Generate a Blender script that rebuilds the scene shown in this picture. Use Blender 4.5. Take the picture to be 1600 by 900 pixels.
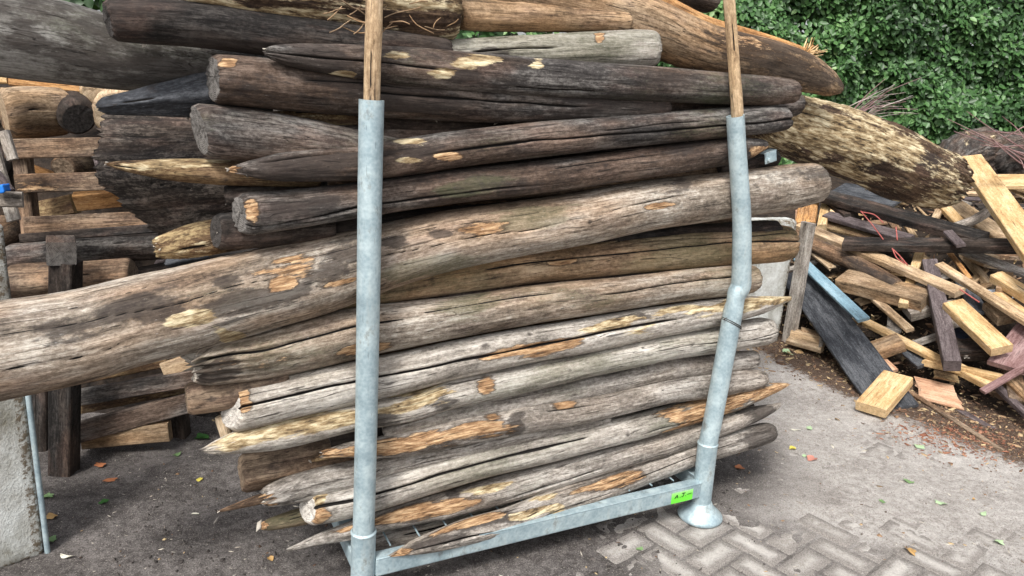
import bpy, math, random
import numpy as np
from math import radians, sin, cos, pi
for o in list(bpy.data.objects): bpy.data.objects.remove(o)
S = bpy.context.scene; C = S.collection
# ---------------------------------------------------------------- camera
F = 1164.0; PITCH = radians(15.5); ROLL = radians(3.5); H = 1.5
cp, sp, cr, sr = cos(PITCH), sin(PITCH), cos(ROLL), sin(ROLL)
CAM = np.array([0, 0, H])
FW = np.array([0, cp, -sp]); U0 = np.array([0, sp, cp]); X0 = np.array([1., 0, 0])
RI = cr*X0 + sr*U0; UP = -sr*X0 + cr*U0
cam = bpy.data.cameras.new('camera'); co = bpy.data.objects.new('camera', cam); C.objects.link(co)
from mathutils import Matrix, Vector
M = Matrix(((RI[0], UP[0], -FW[0], 0), (RI[1], UP[1], -FW[1], 0), (RI[2], UP[2], -FW[2], H), (0, 0, 0, 1)))
co.matrix_world = M; cam.sensor_width = 36; cam.lens = 36*F/1600; cam.clip_start = .05; cam.clip_end = 500
S.camera = co
S.render.resolution_x = 1024; S.render.resolution_y = 576
# ---------------------------------------------------------------- light
SUN_EL, SUN_AZ = radians(52), radians(200)   # azimuth clockwise from +Y: light comes from behind the camera
W = bpy.data.worlds.new("World"); S.world = W; W.use_nodes = True
nt = W.node_tree; nt.nodes.clear()
sky = nt.nodes.new('ShaderNodeTexSky'); sky.sky_type = 'NISHITA'; sky.sun_disc = False
sky.sun_elevation = SUN_EL; sky.sun_rotation = SUN_AZ; sky.air_density = 1.0; sky.dust_density = 4.0; sky.ozone_density = 1.0
hs = nt.nodes.new('ShaderNodeHueSaturation'); hs.inputs['Saturation'].default_value = .28
bg = nt.nodes.new('ShaderNodeBackground'); bg.inputs[1].default_value = .135
wo = nt.nodes.new('ShaderNodeOutputWorld')
nt.links.new(sky.outputs[0], hs.inputs['Color']); nt.links.new(hs.outputs[0], bg.inputs[0]); nt.links.new(bg.outputs[0], wo.inputs[0])
sl = bpy.data.lights.new('sun', 'SUN'); sl.energy = 2.0; sl.angle = radians(12); sl.color = (1, .97, .92)
so = bpy.data.objects.new('sun', sl); C.objects.link(so)
sd = Vector((sin(SUN_AZ)*cos(SUN_EL), cos(SUN_AZ)*cos(SUN_EL), sin(SUN_EL)))
so.rotation_euler = sd.to_track_quat('Z', 'Y').to_euler(); so.location = (0, 0, 8)
S.view_settings.view_transform = 'Standard'; S.view_settings.look = 'None'; S.view_settings.gamma = 1
S.view_settings.exposure = 0.74
# ---------------------------------------------------------------- pixel geometry
def ray(px, py):
    u = (px-800)/F; v = (450-py)/F
    x = u*cr - v*sr; y = u*sr + v*cr
    return np.array([x, cp+y*sp, y*cp-sp])
def proj(P):
    d = P-CAM; z = d@FW
    return 800+F*(d@RI)/z, 450-F*(d@UP)/z, z
def gnd(px, py, z=0.):
    d = ray(px, py); return CAM + d*((z-H)/d[2])
def atY(px, py, Y):
    d = ray(px, py); return CAM + d*(Y/d[1])
L0 = gnd(566, 945); R0 = gnd(1093, 808)
EV = (R0-L0); SEP = np.linalg.norm(EV); EV = EV/SEP; NV = np.array([-EV[1], EV[0], 0])
def PP(px, py, d):
    r = ray(px, py); t = (d + NV@(L0-CAM))/(NV@r)
    return CAM + r*t, t
# ---------------------------------------------------------------- noise
_rs = np.random.RandomState(5); _T = _rs.rand(8192)
def vn(p):
    i = np.floor(p).astype(np.int64); f = p-i; f = f*f*(3-2*f)
    def h(a, b, c): return _T[((i[:, 0]+a)*73856093 ^ (i[:, 1]+b)*19349663 ^ (i[:, 2]+c)*83492791) & 8191]
    x, y, z = f[:, 0], f[:, 1], f[:, 2]
    return ((h(0,0,0)*(1-x)+h(1,0,0)*x)*(1-y)+(h(0,1,0)*(1-x)+h(1,1,0)*x)*y)*(1-z) + \
           ((h(0,0,1)*(1-x)+h(1,0,1)*x)*(1-y)+(h(0,1,1)*(1-x)+h(1,1,1)*x)*y)*z
def fbm(p, o=3):
    r = 0; a = .5; t = 0
    for k in range(o):
        r = r+a*vn(p+k*17.3); t += a; a *= .5; p = p*2.03
    return r/t
def sstep(a, b, x):
    t = np.clip((x-a)/(b-a), 0, 1); return t*t*(3-2*t)
# ---------------------------------------------------------------- objects
def tag(o, label=None, cat=None, group=None, kind=None):
    if label: o['label'] = label
    if cat: o['category'] = cat
    if group: o['group'] = group
    if kind: o['kind'] = kind
    return o
def thing(name, label, cat, loc=(0, 0, 0), group=None):
    o = bpy.data.objects.new(name, None); C.objects.link(o); o.location = loc; o.empty_display_size = .1
    return tag(o, label, cat, group)
WL = {}
def link(name, me, mat, parent=None, smooth=True):
    """link a mesh given in world coordinates, its origin moved to its own middle"""
    if mat is not None and not me.materials: me.materials.append(mat)
    if smooth: me.shade_smooth()
    n = len(me.vertices); a = np.empty(n*3, np.float32); me.vertices.foreach_get('co', a); a = a.reshape(-1, 3)
    c = (a.min(0)+a.max(0))/2; me.vertices.foreach_set('co', (a-c).ravel()); me.update()
    o = bpy.data.objects.new(name, me); C.objects.link(o); o.location = c; WL[o.name] = c
    if parent is not None:
        o.parent = parent; o.matrix_parent_inverse = Matrix.Translation(-Vector(WL[parent.name] if parent.name in WL else parent.location))
    return o
def rawmesh(name, V, Q, attrs=None, tris=None):
    me = bpy.data.meshes.new(name); V = np.asarray(V, np.float32)
    nq = 0 if Q is None else len(Q); ntr = 0 if tris is None else len(tris)
    me.vertices.add(len(V)); me.vertices.foreach_set('co', V.ravel())
    me.loops.add(nq*4+ntr*3); me.polygons.add(nq+ntr)
    li = np.concatenate([np.asarray(Q, np.int32).ravel() if nq else np.zeros(0, np.int32), np.asarray(tris, np.int32).ravel() if ntr else np.zeros(0, np.int32)])
    me.loops.foreach_set('vertex_index', li)
    st = np.concatenate([np.arange(nq)*4, nq*4+np.arange(ntr)*3]).astype(np.int32)
    me.polygons.foreach_set('loop_start', st)
    me.update(calc_edges=True); me.validate()
    if attrs:
        for k, a in attrs.items():
            a = np.asarray(a, np.float32)
            if a.ndim == 1: t = me.attributes.new(k, 'FLOAT', 'POINT'); t.data.foreach_set('value', a)
            elif a.shape[1] == 3: t = me.attributes.new(k, 'FLOAT_VECTOR', 'POINT'); t.data.foreach_set('vector', a.ravel())
            else: t = me.attributes.new(k, 'FLOAT_COLOR', 'POINT'); t.data.foreach_set('color', a.ravel())
    return me
# ---------------------------------------------------------------- materials
class NT:
    def __init__(s, name):
        s.m = bpy.data.materials.new(name); s.m.use_nodes = True; s.t = s.m.node_tree; s.t.nodes.clear()
        s.out = s.n('ShaderNodeOutputMaterial'); s.b = s.n('ShaderNodeBsdfPrincipled'); s.t.links.new(s.b.outputs[0], s.out.inputs[0])
    def n(s, t, **k):
        x = s.t.nodes.new(t)
        for a, b in k.items(): setattr(x, a, b)
        return x
    def l(s, a, b): s.t.links.new(a, b)
    def put(s, sock, v):
        if isinstance(v, (int, float)): sock.default_value = v
        elif isinstance(v, (tuple, list)): sock.default_value = (*v, 1) if len(v) == 3 and sock.type == 'RGBA' else v
        else: s.l(v, sock)
    def math(s, op, a, b=0., c=None):
        x = s.n('ShaderNodeMath', operation=op); s.put(x.inputs[0], a); s.put(x.inputs[1], b)
        if c is not None: s.put(x.inputs[2], c)
        return x.outputs[0]
    def attr(s, name, o='Fac', ty='GEOMETRY'):
        x = s.n('ShaderNodeAttribute', attribute_name=name, attribute_type=ty); return x.outputs[o]
    def noise(s, vec, scale=1, detail=4, rough=.55, dist=0.):
        x = s.n('ShaderNodeTexNoise'); x.inputs['Scale'].default_value = scale; x.inputs['Detail'].default_value = detail
        x.inputs['Roughness'].default_value = rough; x.inputs['Distortion'].default_value = dist; s.l(vec, x.inputs['Vector']); return x.outputs[0]
    def mapp(s, vec, sc, loc=None):
        x = s.n('ShaderNodeMapping'); s.l(vec, x.inputs[0]); x.inputs['Scale'].default_value = sc
        if loc is not None: s.l(loc, x.inputs['Location'])
        return x.outputs[0]
    def ramp(s, f, st):
        x = s.n('ShaderNodeValToRGB'); s.l(f, x.inputs[0]); e = x.color_ramp.elements
        while len(e) < len(st): e.new(.5)
        for i, (p, c) in enumerate(st): e[i].position = p; e[i].color = (*c, 1) if not isinstance(c, (int, float)) else (c, c, c, 1)
        return x.outputs[0]
    def mix(s, f, a, b, bt='MIX'):
        x = s.n('ShaderNodeMix', data_type='RGBA', blend_type=bt); s.put(x.inputs[0], f); s.put(x.inputs[6], a); s.put(x.inputs[7], b); return x.outputs[2]
    def mask(s, v, n, lo=.46, hi=.56, amp=1.1):
        a = s.math('MULTIPLY_ADD', n, amp, -amp/2); b = s.math('ADD', v, a)
        x = s.n('ShaderNodeMapRange', interpolation_type='SMOOTHSTEP'); s.l(b, x.inputs[0]); x.inputs[1].default_value = lo; x.inputs[2].default_value = hi
        return x.outputs[0]
    def bump(s, h, st, dist, nrm=None):
        x = s.n('ShaderNodeBump'); x.inputs['Strength'].default_value = st; x.inputs['Distance'].default_value = dist; s.l(h, x.inputs['Height'])
        if nrm is not None: s.l(nrm, x.inputs['Normal'])
        return x.outputs[0]
    def fin(s, col, rough=.85, nrm=None, metal=0., spec=.3):
        s.put(s.b.inputs['Base Color'], col); s.put(s.b.inputs['Roughness'], rough); s.b.inputs['Metallic'].default_value = metal
        s.b.inputs['Specular IOR Level'].default_value = spec
        if nrm is not None: s.l(nrm, s.b.inputs['Normal'])
        return s.m
def log_mat(name, dark, mid, light, tint=None, bs=.9, hues=True):
    k = NT(name); lc = k.attr('lc', 'Vector'); oi = k.n('ShaderNodeObjectInfo').outputs['Random']
    off = k.math('MULTIPLY', oi, 37.); cb = k.n('ShaderNodeCombineXYZ'); k.l(off, cb.inputs[0]); k.l(off, cb.inputs[1]); off = cb.outputs[0]
    fib = k.noise(k.mapp(lc, (13, 240, 240), off), 1, 7, .75)
    fib2 = k.noise(k.mapp(lc, (4, 50, 50), off), 1, 7, .72, .2)
    big = k.noise(k.mapp(lc, (4.5, 12, 12), off), 1, 7, .68, .4)
    spot = k.noise(k.mapp(lc, (70, 110, 110), off), 1, 6, .8)
    v = k.math('MULTIPLY_ADD', fib, .5, k.math('MULTIPLY_ADD', fib2, .75, k.math('MULTIPLY_ADD', big, 1.0, -.62)))
    v = k.math('MULTIPLY_ADD', spot, .75, k.math('SUBTRACT', v, .375))
    col = k.ramp(v, [(.22, dark), (.47, mid), (.72, light)])
    fl = k.noise(k.mapp(lc, (40, 170, 170), off), 1, 6, .8)
    v0 = v; v = k.math('MULTIPLY_ADD', k.math('SUBTRACT', fl, .5), .55, v)
    col = k.ramp(v, [(.22, dark), (.47, mid), (.72, light)])
    hue = k.noise(k.mapp(lc, (1.7, 6, 6), off), 1.3, 3)
    tt = tint or (.19, .12, .07); warm = k.ramp(v, [(.22, tuple(c*.25 for c in tt)), (.47, tt), (.72, tuple(min(.8, c*2.1) for c in tt))])
    col = k.mix(k.ramp(hue, [(.42, 0.), (.62, .62*hues)]), col, warm)
    hu2 = k.noise(k.mapp(lc, (2.6, 8, 8), off), 2.1, 4)
    col = k.mix(k.ramp(hu2, [(.52, 0.), (.66, .36*hues)]), col, k.ramp(v, [(.22, (.02, .013, .011)), (.47, (.10, .062, .05)), (.72, (.26, .17, .13))]) if mid[0] < .5 else col)
    m1 = k.n('ShaderNodeSeparateColor'); k.l(k.attr('m1', 'Color'), m1.inputs[0]); fr, pa, dk = m1.outputs
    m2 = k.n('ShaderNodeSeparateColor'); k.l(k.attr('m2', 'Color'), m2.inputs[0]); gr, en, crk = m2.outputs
    mn = k.noise(k.mapp(lc, (16, 70, 70), off), 1, 6, .7)
    mn2 = k.noise(k.mapp(lc, (34, 60, 60), off), 1, 5, .65)
    frc = k.ramp(k.math('MULTIPLY_ADD', fib, .6, k.math('MULTIPLY', mn, .5)), [(.42, (.05, .028, .016)), (.53, (.30, .17, .085)), (.66, (.66, .46, .27))])
    pac = k.ramp(k.math('MULTIPLY_ADD', mn, .7, k.math('MULTIPLY', fib2, .35)), [(.40, (.045, .030, .019)), (.51, (.30, .215, .115)), (.63, (.74, .64, .43))])
    gm = k.math('MULTIPLY', k.mask(gr, fl, .35, .75, 1.6), .42)
    col = k.mix(gm, col, (.085, .10, .05))
    col = k.mix(k.math('MULTIPLY', k.mask(dk, k.math('MULTIPLY_ADD', fl, .5, k.math('MULTIPLY', mn2, .5)), .33, .72, 2.2), .8), col, k.ramp(mn, [(.3, (.018, .014, .013)), (.7, (.06, .048, .042))]))
    col = k.mix(k.math('MULTIPLY', k.mask(fr, k.math('MULTIPLY_ADD', fl, .5, k.math('MULTIPLY', mn, .5)), .27, .42, 1.6), .7), col, (.045, .028, .018))
    col = k.mix(k.mask(pa, k.math('MULTIPLY_ADD', fl, .5, k.math('MULTIPLY', mn, .5)), .43, .60, 1.6), col, pac)
    col = k.mix(k.mask(fr, k.math('MULTIPLY_ADD', fl, .5, k.math('MULTIPLY', mn, .5)), .43, .60, 1.6), col, frc)
    # growth rings on the sawn ends
    sx = k.n('ShaderNodeSeparateXYZ'); k.l(lc, sx.inputs[0])
    rad = k.math('SQRT', k.math('ADD', k.math('MULTIPLY', sx.outputs[1], sx.outputs[1]), k.math('MULTIPLY', sx.outputs[2], sx.outputs[2])))
    rn = k.noise(k.mapp(lc, (1, 25, 25), off), 1, 3)
    ring = k.math('SINE', k.math('MULTIPLY', k.math('MULTIPLY_ADD', rn, .012, rad), 1500.))
    ev = k.math('MULTIPLY_ADD', ring, .14, k.noise(k.mapp(lc, (30, 90, 90), off), 1, 5))
    ec = k.ramp(ev, [(.25, tuple(c*.7 for c in mid)), (.7, tuple(min(1, c*1.05) for c in light))])
    col = k.mix(en, col, ec)
    col = k.mix(k.ramp(fl, [(.64, 0.), (.70, .55)]), col, tuple(min(.75, c*1.5+.04) for c in light))
    col = k.mix(k.ramp(fl, [(.31, .6), (.37, 0.)]), col, tuple(c*.8 for c in dark))
    sl = k.noise(k.mapp(lc, (5, 120, 120), off), 1, 3, .5, 1.2)   # fine drying checks
    chk = k.ramp(sl, [(.30, 1.), (.345, 0.)])
    sl2 = k.noise(k.mapp(lc, (2.4, 62, 62), off), 1, 2.5, .5, .35)
    chk = k.math('MAXIMUM', chk, k.math('MULTIPLY', k.ramp(k.math('ABSOLUTE', k.math('SUBTRACT', sl2, .5)), [(.0035, 1.), (.009, 0.)]), k.ramp(big, [(.5, 0.), (.56, 1.)])))
    chk = k.math('MULTIPLY', chk, k.math('SUBTRACT', 1., en))
    col = k.mix(k.math('MULTIPLY', chk, .75), col, (.02, .016, .014))
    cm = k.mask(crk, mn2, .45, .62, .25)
    col = k.mix(cm, col, (.012, .01, .009))  # crack grooves blackened: recess shade put into the wood colour
    hgt = k.math('MULTIPLY_ADD', fib, .5, k.math('MULTIPLY_ADD', mn, .5, k.math('MULTIPLY', chk, -.6)))
    nb = k.bump(hgt, bs, .006)
    nb = k.bump(spot, .5, .004, nb)
    nb = k.bump(k.math('MAXIMUM', k.mask(fr, mn, .43, .55, 1.6), k.mask(pa, mn, .43, .55, 1.6)), -.5, .004, nb) if False else nb
    return k.fin(col, .82, nb, 0, .25)
LM = {}
def lm(key): 
    P = {'big': ((.06,.048,.038), (.27,.225,.18), (.60,.55,.48), (.24,.15,.085)),
         'charred': ((.004,.0035,.003), (.028,.023,.02), (.20,.17,.145), (.05,.034,.025)),
         'smooth': ((.05,.046,.042), (.17,.16,.145), (.33,.32,.30), (.11,.09,.07)),
         'rotdark': ((.010,.006,.005), (.048,.030,.02), (.18,.12,.075), (.05,.028,.016)),
         'grey': ((.045,.039,.033), (.225,.20,.175), (.52,.485,.44), (.24,.17,.11)),
         'pale': ((.10,.088,.075), (.36,.325,.285), (.66,.62,.565), (.33,.27,.19)),
         'brown': ((.028,.02,.015), (.12,.083,.058), (.33,.245,.17), (.19,.105,.055)),
         'tan': ((.055,.036,.022), (.24,.165,.10), (.50,.37,.245), (.30,.17,.08)),
         'dgrey': ((.009,.008,.0075), (.055,.049,.046), (.22,.205,.19), (.10,.06,.038)),
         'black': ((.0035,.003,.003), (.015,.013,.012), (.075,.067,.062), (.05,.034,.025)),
         'slate': ((.012,.013,.015), (.04,.043,.05), (.12,.125,.135), (.05,.045,.04)),
         'orange': ((.14,.06,.022), (.42,.22,.09), (.66,.42,.2), (.38,.18,.06)),
         'rot': ((.02,.013,.009), (.14,.085,.045), (.50,.38,.2), (.08,.04,.02)),
         'bluepaint': ((.12,.17,.20), (.19,.31,.38), (.32,.44,.50), (.14,.2,.24)),
         'yellowwood': ((.28,.16,.07), (.55,.36,.17), (.74,.56,.34), (.50,.27,.11)),
         'beige': ((.16,.10,.055), (.42,.30,.185), (.66,.52,.36), (.4,.26,.14)),
         'salmon': ((.28,.14,.08), (.50,.29,.18), (.66,.44,.3), (.5,.26,.14)),
         'maroon': ((.10,.05,.045), (.22,.13,.125), (.36,.25,.24), (.2,.1,.1)),
         'plum': ((.035,.026,.026), (.095,.074,.074), (.20,.165,.165), (.11,.075,.07))}[key]
    if key not in LM: LM[key] = log_mat('wood_'+key, *P, bs=(.9 if key not in ('yellowwood','beige','salmon','bluepaint','maroon','slate') else .35), hues=0. if key in ('slate', 'bluepaint', 'maroon', 'salmon', 'yellowwood', 'smooth', 'plum') else .4 if key in ('pale', 'grey') else 1.)
    return LM[key]
# ---------------------------------------------------------------- the log builder
def catrom(P, n):
    P = np.asarray(P, float); Q = np.vstack([2*P[0]-P[1], P, 2*P[-1]-P[-2]])
    d = np.r_[0, np.cumsum(np.linalg.norm(np.diff(P[:, :3], axis=0), axis=1))]
    s = np.linspace(0, d[-1], n); i = np.clip(np.searchsorted(d, s, 'right')-1, 0, len(P)-2)
    t = ((s-d[i])/(d[i+1]-d[i]))[:, None]
    a, b, c, e = Q[i], Q[i+1], Q[i+2], Q[i+3]
    h0 = d[i+1]-d[i]; dm = np.r_[d[1]-d[0], np.diff(d), d[-1]-d[-2]]
    tb = (c-a)/( (dm[i]+dm[i+1])[:, None])*h0[:, None]; tc = (e-b)/((dm[i+1]+dm[i+2])[:, None])*h0[:, None]
    return s, (2*t**3-3*t**2+1)*b+(t**3-2*t**2+t)*tb+(-2*t**3+3*t**2)*c+(t**3-t**2)*tc
SEED = [0]
def log_mesh(name, pts, seg=64, step=.011, lump=.05, ridge=.0018, cracks=(), fresh=-1, pale=-1, dark=-1, green=-1, rot=0., patches=(), ends=(0, 0),
             square=0., ncr=1, knots=2, maxn=260, pf=(4, 16), rf=(9, 55), rag=None, endf=(-.22, 0)):
    """pts: world x,y,z,r"""
    SEED[0] += 1; rs = np.random.RandomState(SEED[0]*7+3); so_ = SEED[0]*13.7
    L = sum(np.linalg.norm(np.subtract(pts[i+1][:3], pts[i][:3])) for i in range(len(pts)-1))
    n = int(min(maxn, max(6, L/step))); s, P = catrom(pts, n)
    c, r = P[:, :3], np.maximum(P[:, 3], .0015)
    T = np.gradient(c, axis=0); T /= np.linalg.norm(T, axis=1)[:, None]
    ref = -NV*.9+np.array([0, 0, .45])
    N = ref-(T@ref)[:, None]*T; N /= np.linalg.norm(N, axis=1)[:, None]; B = np.cross(T, N)
    t = np.arange(seg)/seg*2*pi; th = t-.42*np.sin(t); th = np.where(th > pi, th-2*pi, th)
    SS, TH = np.meshgrid(s, th, indexing='ij'); RR = np.repeat(r[:, None], seg, 1)
    def coord(fs, fc): return np.c_[(SS*fs+so_).ravel(), (RR*np.cos(TH)*fc+so_).ravel(), (RR*np.sin(TH)*fc).ravel()]
    sh = lambda a: a.reshape(SS.shape)
    R = RR.copy()
    if square: 
        q = (np.abs(np.cos(TH+.4))**8+np.abs(np.sin(TH+.4))**8)**(-1/8); R = RR*(1-square+square*q*.92)
    ov = 1+.05*np.cos(2*(TH-rs.rand()*6)); R = R*ov
    R = R*(1+lump*2*(sh(fbm(coord(2.6, 7), 3))-.5))
    R = R+ridge*2*(sh(fbm(coord(6, 130), 2))-.5)*np.minimum(1, RR/.02)
    crk = np.zeros_like(R); kn = np.zeros_like(R)
    for _ in range(knots):
        k0 = rs.rand()*s[-1]; a0 = rs.uniform(-1.6, 1.3); kr = .012+.012*rs.rand(); sg = 1 if rs.rand() < .6 else -1
        dd = np.hypot(SS-k0, np.angle(np.exp(1j*(TH-a0)))*RR)/kr
        R += sg*np.minimum(.006, .1*RR)*np.exp(-dd**2)
        kn = np.maximum(kn, np.exp(-(dd/.9)**2)*(RR > .02))
    cl = list(cracks)
    for _ in range(ncr):
        a = rs.rand()*.7; cl.append((rs.uniform(-1.2, 1.2), a, a+rs.uniform(.15, .45), rs.uniform(.6, 1.1)))
    for (a0, f0, f1, wd) in cl:
        wob = a0+.35*(fbm(np.c_[s*3+so_, s*0+a0*5, s*0], 3)-.5)*2
        win = sstep(f0, f0+.04, s/s[-1])*(1-sstep(f1-.08, f1, s/s[-1])) if f0 > 0 else (1-sstep(f1-.1, f1, s/s[-1]))
        if f1 >= 1: win = sstep(f0, f0+.1, s/s[-1]) if f0 > 0 else s*0+1
        w = .0030*wd*(.25+1.3*fbm(np.c_[s*9+so_, s*0, s*0+3], 3))
        dist = np.abs(np.angle(np.exp(1j*(TH-wob[:, None]))))*RR
        g = np.exp(-(dist/np.maximum(w[:, None], 1e-4))**2)*win[:, None]
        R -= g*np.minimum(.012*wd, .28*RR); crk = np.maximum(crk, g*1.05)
    # masks
    def am(v, fs, fc): 
        if v <= -1: return np.zeros_like(R)
        return sh(fbm(coord(fs, fc), 3))*1.6-.8+v+.5
    fr, pa, dk, gr = am(fresh, 3, 9), am(pale, *pf), am(dark, 3.2, 12), am(green, 2.6, 8)
    dirn = np.cos(TH)[..., None]*N[:, None, :]+np.sin(TH)[..., None]*B[:, None, :]
    V = c[:, None, :]+dirn*R[..., None]
    vx, vy, vz = proj(V.reshape(-1, 3)); vx, vy = sh(vx), sh(vy)
    facing = sstep(-.1, .2, -np.einsum('ijk,ijk->ij', dirn, (V-CAM)/np.linalg.norm(V-CAM, axis=2)[..., None]))
    wn = (sh(fbm(coord(7, 34), 4))-.5)*2.2
    dk = np.maximum(dk, kn*.62)
    arr = {'f': fr, 'p': pa, 'd': dk, 'g': gr}
    for (kd, x, y, rx, ry, ang) in patches:
        ca, sa = cos(radians(ang)), sin(radians(ang)); dx, dy = vx-x, vy-y
        q = np.hypot((dx*ca-dy*sa)/rx, (dx*sa+dy*ca)/ry)
        m = np.clip(1.30-.8*q+wn, 0, 1.1)*facing
        arr[kd] = np.maximum(arr[kd], m)
    fr, pa, dk, gr = arr['f'], arr['p'], arr['d'], arr['g']
    if rot:
        fl = sh(fbm(coord(*rf), 3)); fl = np.floor(fl*7)/7*.6+fl*.4
        R += rot*(fl-.5)*2*np.minimum(1, RR/.03)
    R -= .0022*np.clip(fr, 0, 1)*(RR > .02)
    R += .0016*(sh(fbm(coord(18, 90), 2))-.5)*np.clip(fr+pa, 0, 1.5)
    # bevel the rims
    for e, (i0, sg) in enumerate(((0, 1), (n-1, -1))):
        dist = np.abs(s-s[i0]); R *= (1-.10*np.exp(-(dist/.006)**2))[:, None]
    V = c[:, None, :]+dirn*R[..., None]
    for e, i0, sg in ((0, 0, -1), (1, n-1, 1)):
        fall = np.exp(-(np.abs(s-s[i0])/(max(r[i0], .02)*1.2))**2)[:, None]
        V += T[i0][None, None]*(R*np.cos(TH)*fall*endf[e])[..., None]
    # sheared ends
    for e, i0 in ((0, 0), (1, n-1)):
        if ends[e]:
            fall = np.exp(-(np.abs(s-s[i0])/(max(r[i0], .02)*1.2))**2)[:, None]
            V += (T[i0]*ends[e])[None, None, :]*(R*np.sin(TH-.2)*fall)[..., None]
    for e, i0, sg in ((0, 0, -1), (1, n-1, 1)):
        rg = (rag[e] if rag else (.005 if r[i0] > .014 else .022))*min(1, L)
        jn = fbm(np.c_[np.cos(th)*r[min(n-1, max(0, i0-sg*4))]*170+so_+e*9, np.sin(th)*r[min(n-1, max(0, i0-sg*4))]*170, th*0], 2)-.5
        fall = np.exp(-np.abs(s-s[i0])/(rg*2+.01))[:, None]
        V += T[i0][None, None]*(fall*jn[None]*2*rg)[..., None]
    VV = [V.reshape(-1, 3)]; LC = [np.c_[SS.ravel(), (RR*np.cos(TH)).ravel(), (RR*np.sin(TH)).ravel()]]
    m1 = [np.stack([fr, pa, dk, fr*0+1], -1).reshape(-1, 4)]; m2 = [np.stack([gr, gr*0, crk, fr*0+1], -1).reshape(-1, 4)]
    idx = np.arange(n*seg).reshape(n, seg)
    Q = [np.stack([idx[:-1], np.roll(idx[:-1], -1, 1), np.roll(idx[1:], -1, 1), idx[1:]], -1).reshape(-1, 4)]
    tr = []; base = n*seg
    for e, i0 in ((0, 0), (1, n-1)):
        ring = V[i0]; cc = ring.mean(0); prev = idx[i0]
        tone = 1. if r[i0] > .012 else 0.
        for k, f in enumerate((.97, .84, .68, .5, .32, .15)):
            nz = (rs.rand(seg)-.5)*.003*(1 if r[i0] > .01 else .2)
            v = cc+(ring-cc)*f+T[i0]*nz[:, None]*(1 if k else 0)
            VV.append(v); LC.append(np.c_[np.full(seg, s[i0])+nz, R[i0]*np.cos(th)*f, R[i0]*np.sin(th)*f])
            a = np.zeros((seg, 4)); a[:, 3] = 1; 
            a[:, 0] = fr[i0]*.6; a[:, 1] = pa[i0]*.6; m1.append(a); b = np.zeros((seg, 4)); b[:, 1] = tone; b[:, 3] = 1; m2.append(b)
            cur = np.arange(base, base+seg); base += seg
            q = np.stack([prev, np.roll(prev, -1), np.roll(cur, -1), cur], -1); Q.append(q if e == 1 else q[:, ::-1]); prev = cur
        VV.append(cc[None]); LC.append([[s[i0], 0, 0]]); m1.append([[0, 0, 0, 1]]); m2.append([[0, tone, 0, 1]])
        q = np.stack([prev, np.roll(prev, -1), np.full(seg, base)], -1); tr.append(q if e == 1 else q[:, ::-1]); base += 1
    Q = np.vstack(Q)[:, ::-1]; tr = np.vstack(tr)[:, ::-1]
    return rawmesh(name, np.vstack(VV), Q, {'lc': np.vstack(LC), 'm1': np.vstack(m1), 'm2': np.vstack(m2)}, tr)
def pxlog(name, label, pts, d, mat='grey', cat='log', group='logs in the post pallet', parent=None, **k):
    """pts: (px, py, width px[, extra depth])"""
    W_ = []
    for q in pts:
        dd = d+(q[3] if len(q) > 3 else 0)
        p, t = PP(q[0], q[1], dd+.03); r = q[2]/2*t/F; rr = max(r, .03)
        p, t = PP(q[0], q[1], dd+.031+rr); r = q[2]/2*t/F
        W_.append((*p, r))
    o = link(name, log_mesh(name, W_, **k), lm(mat), parent)
    if parent is None: tag(o, label, cat, group)
    return o
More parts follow.
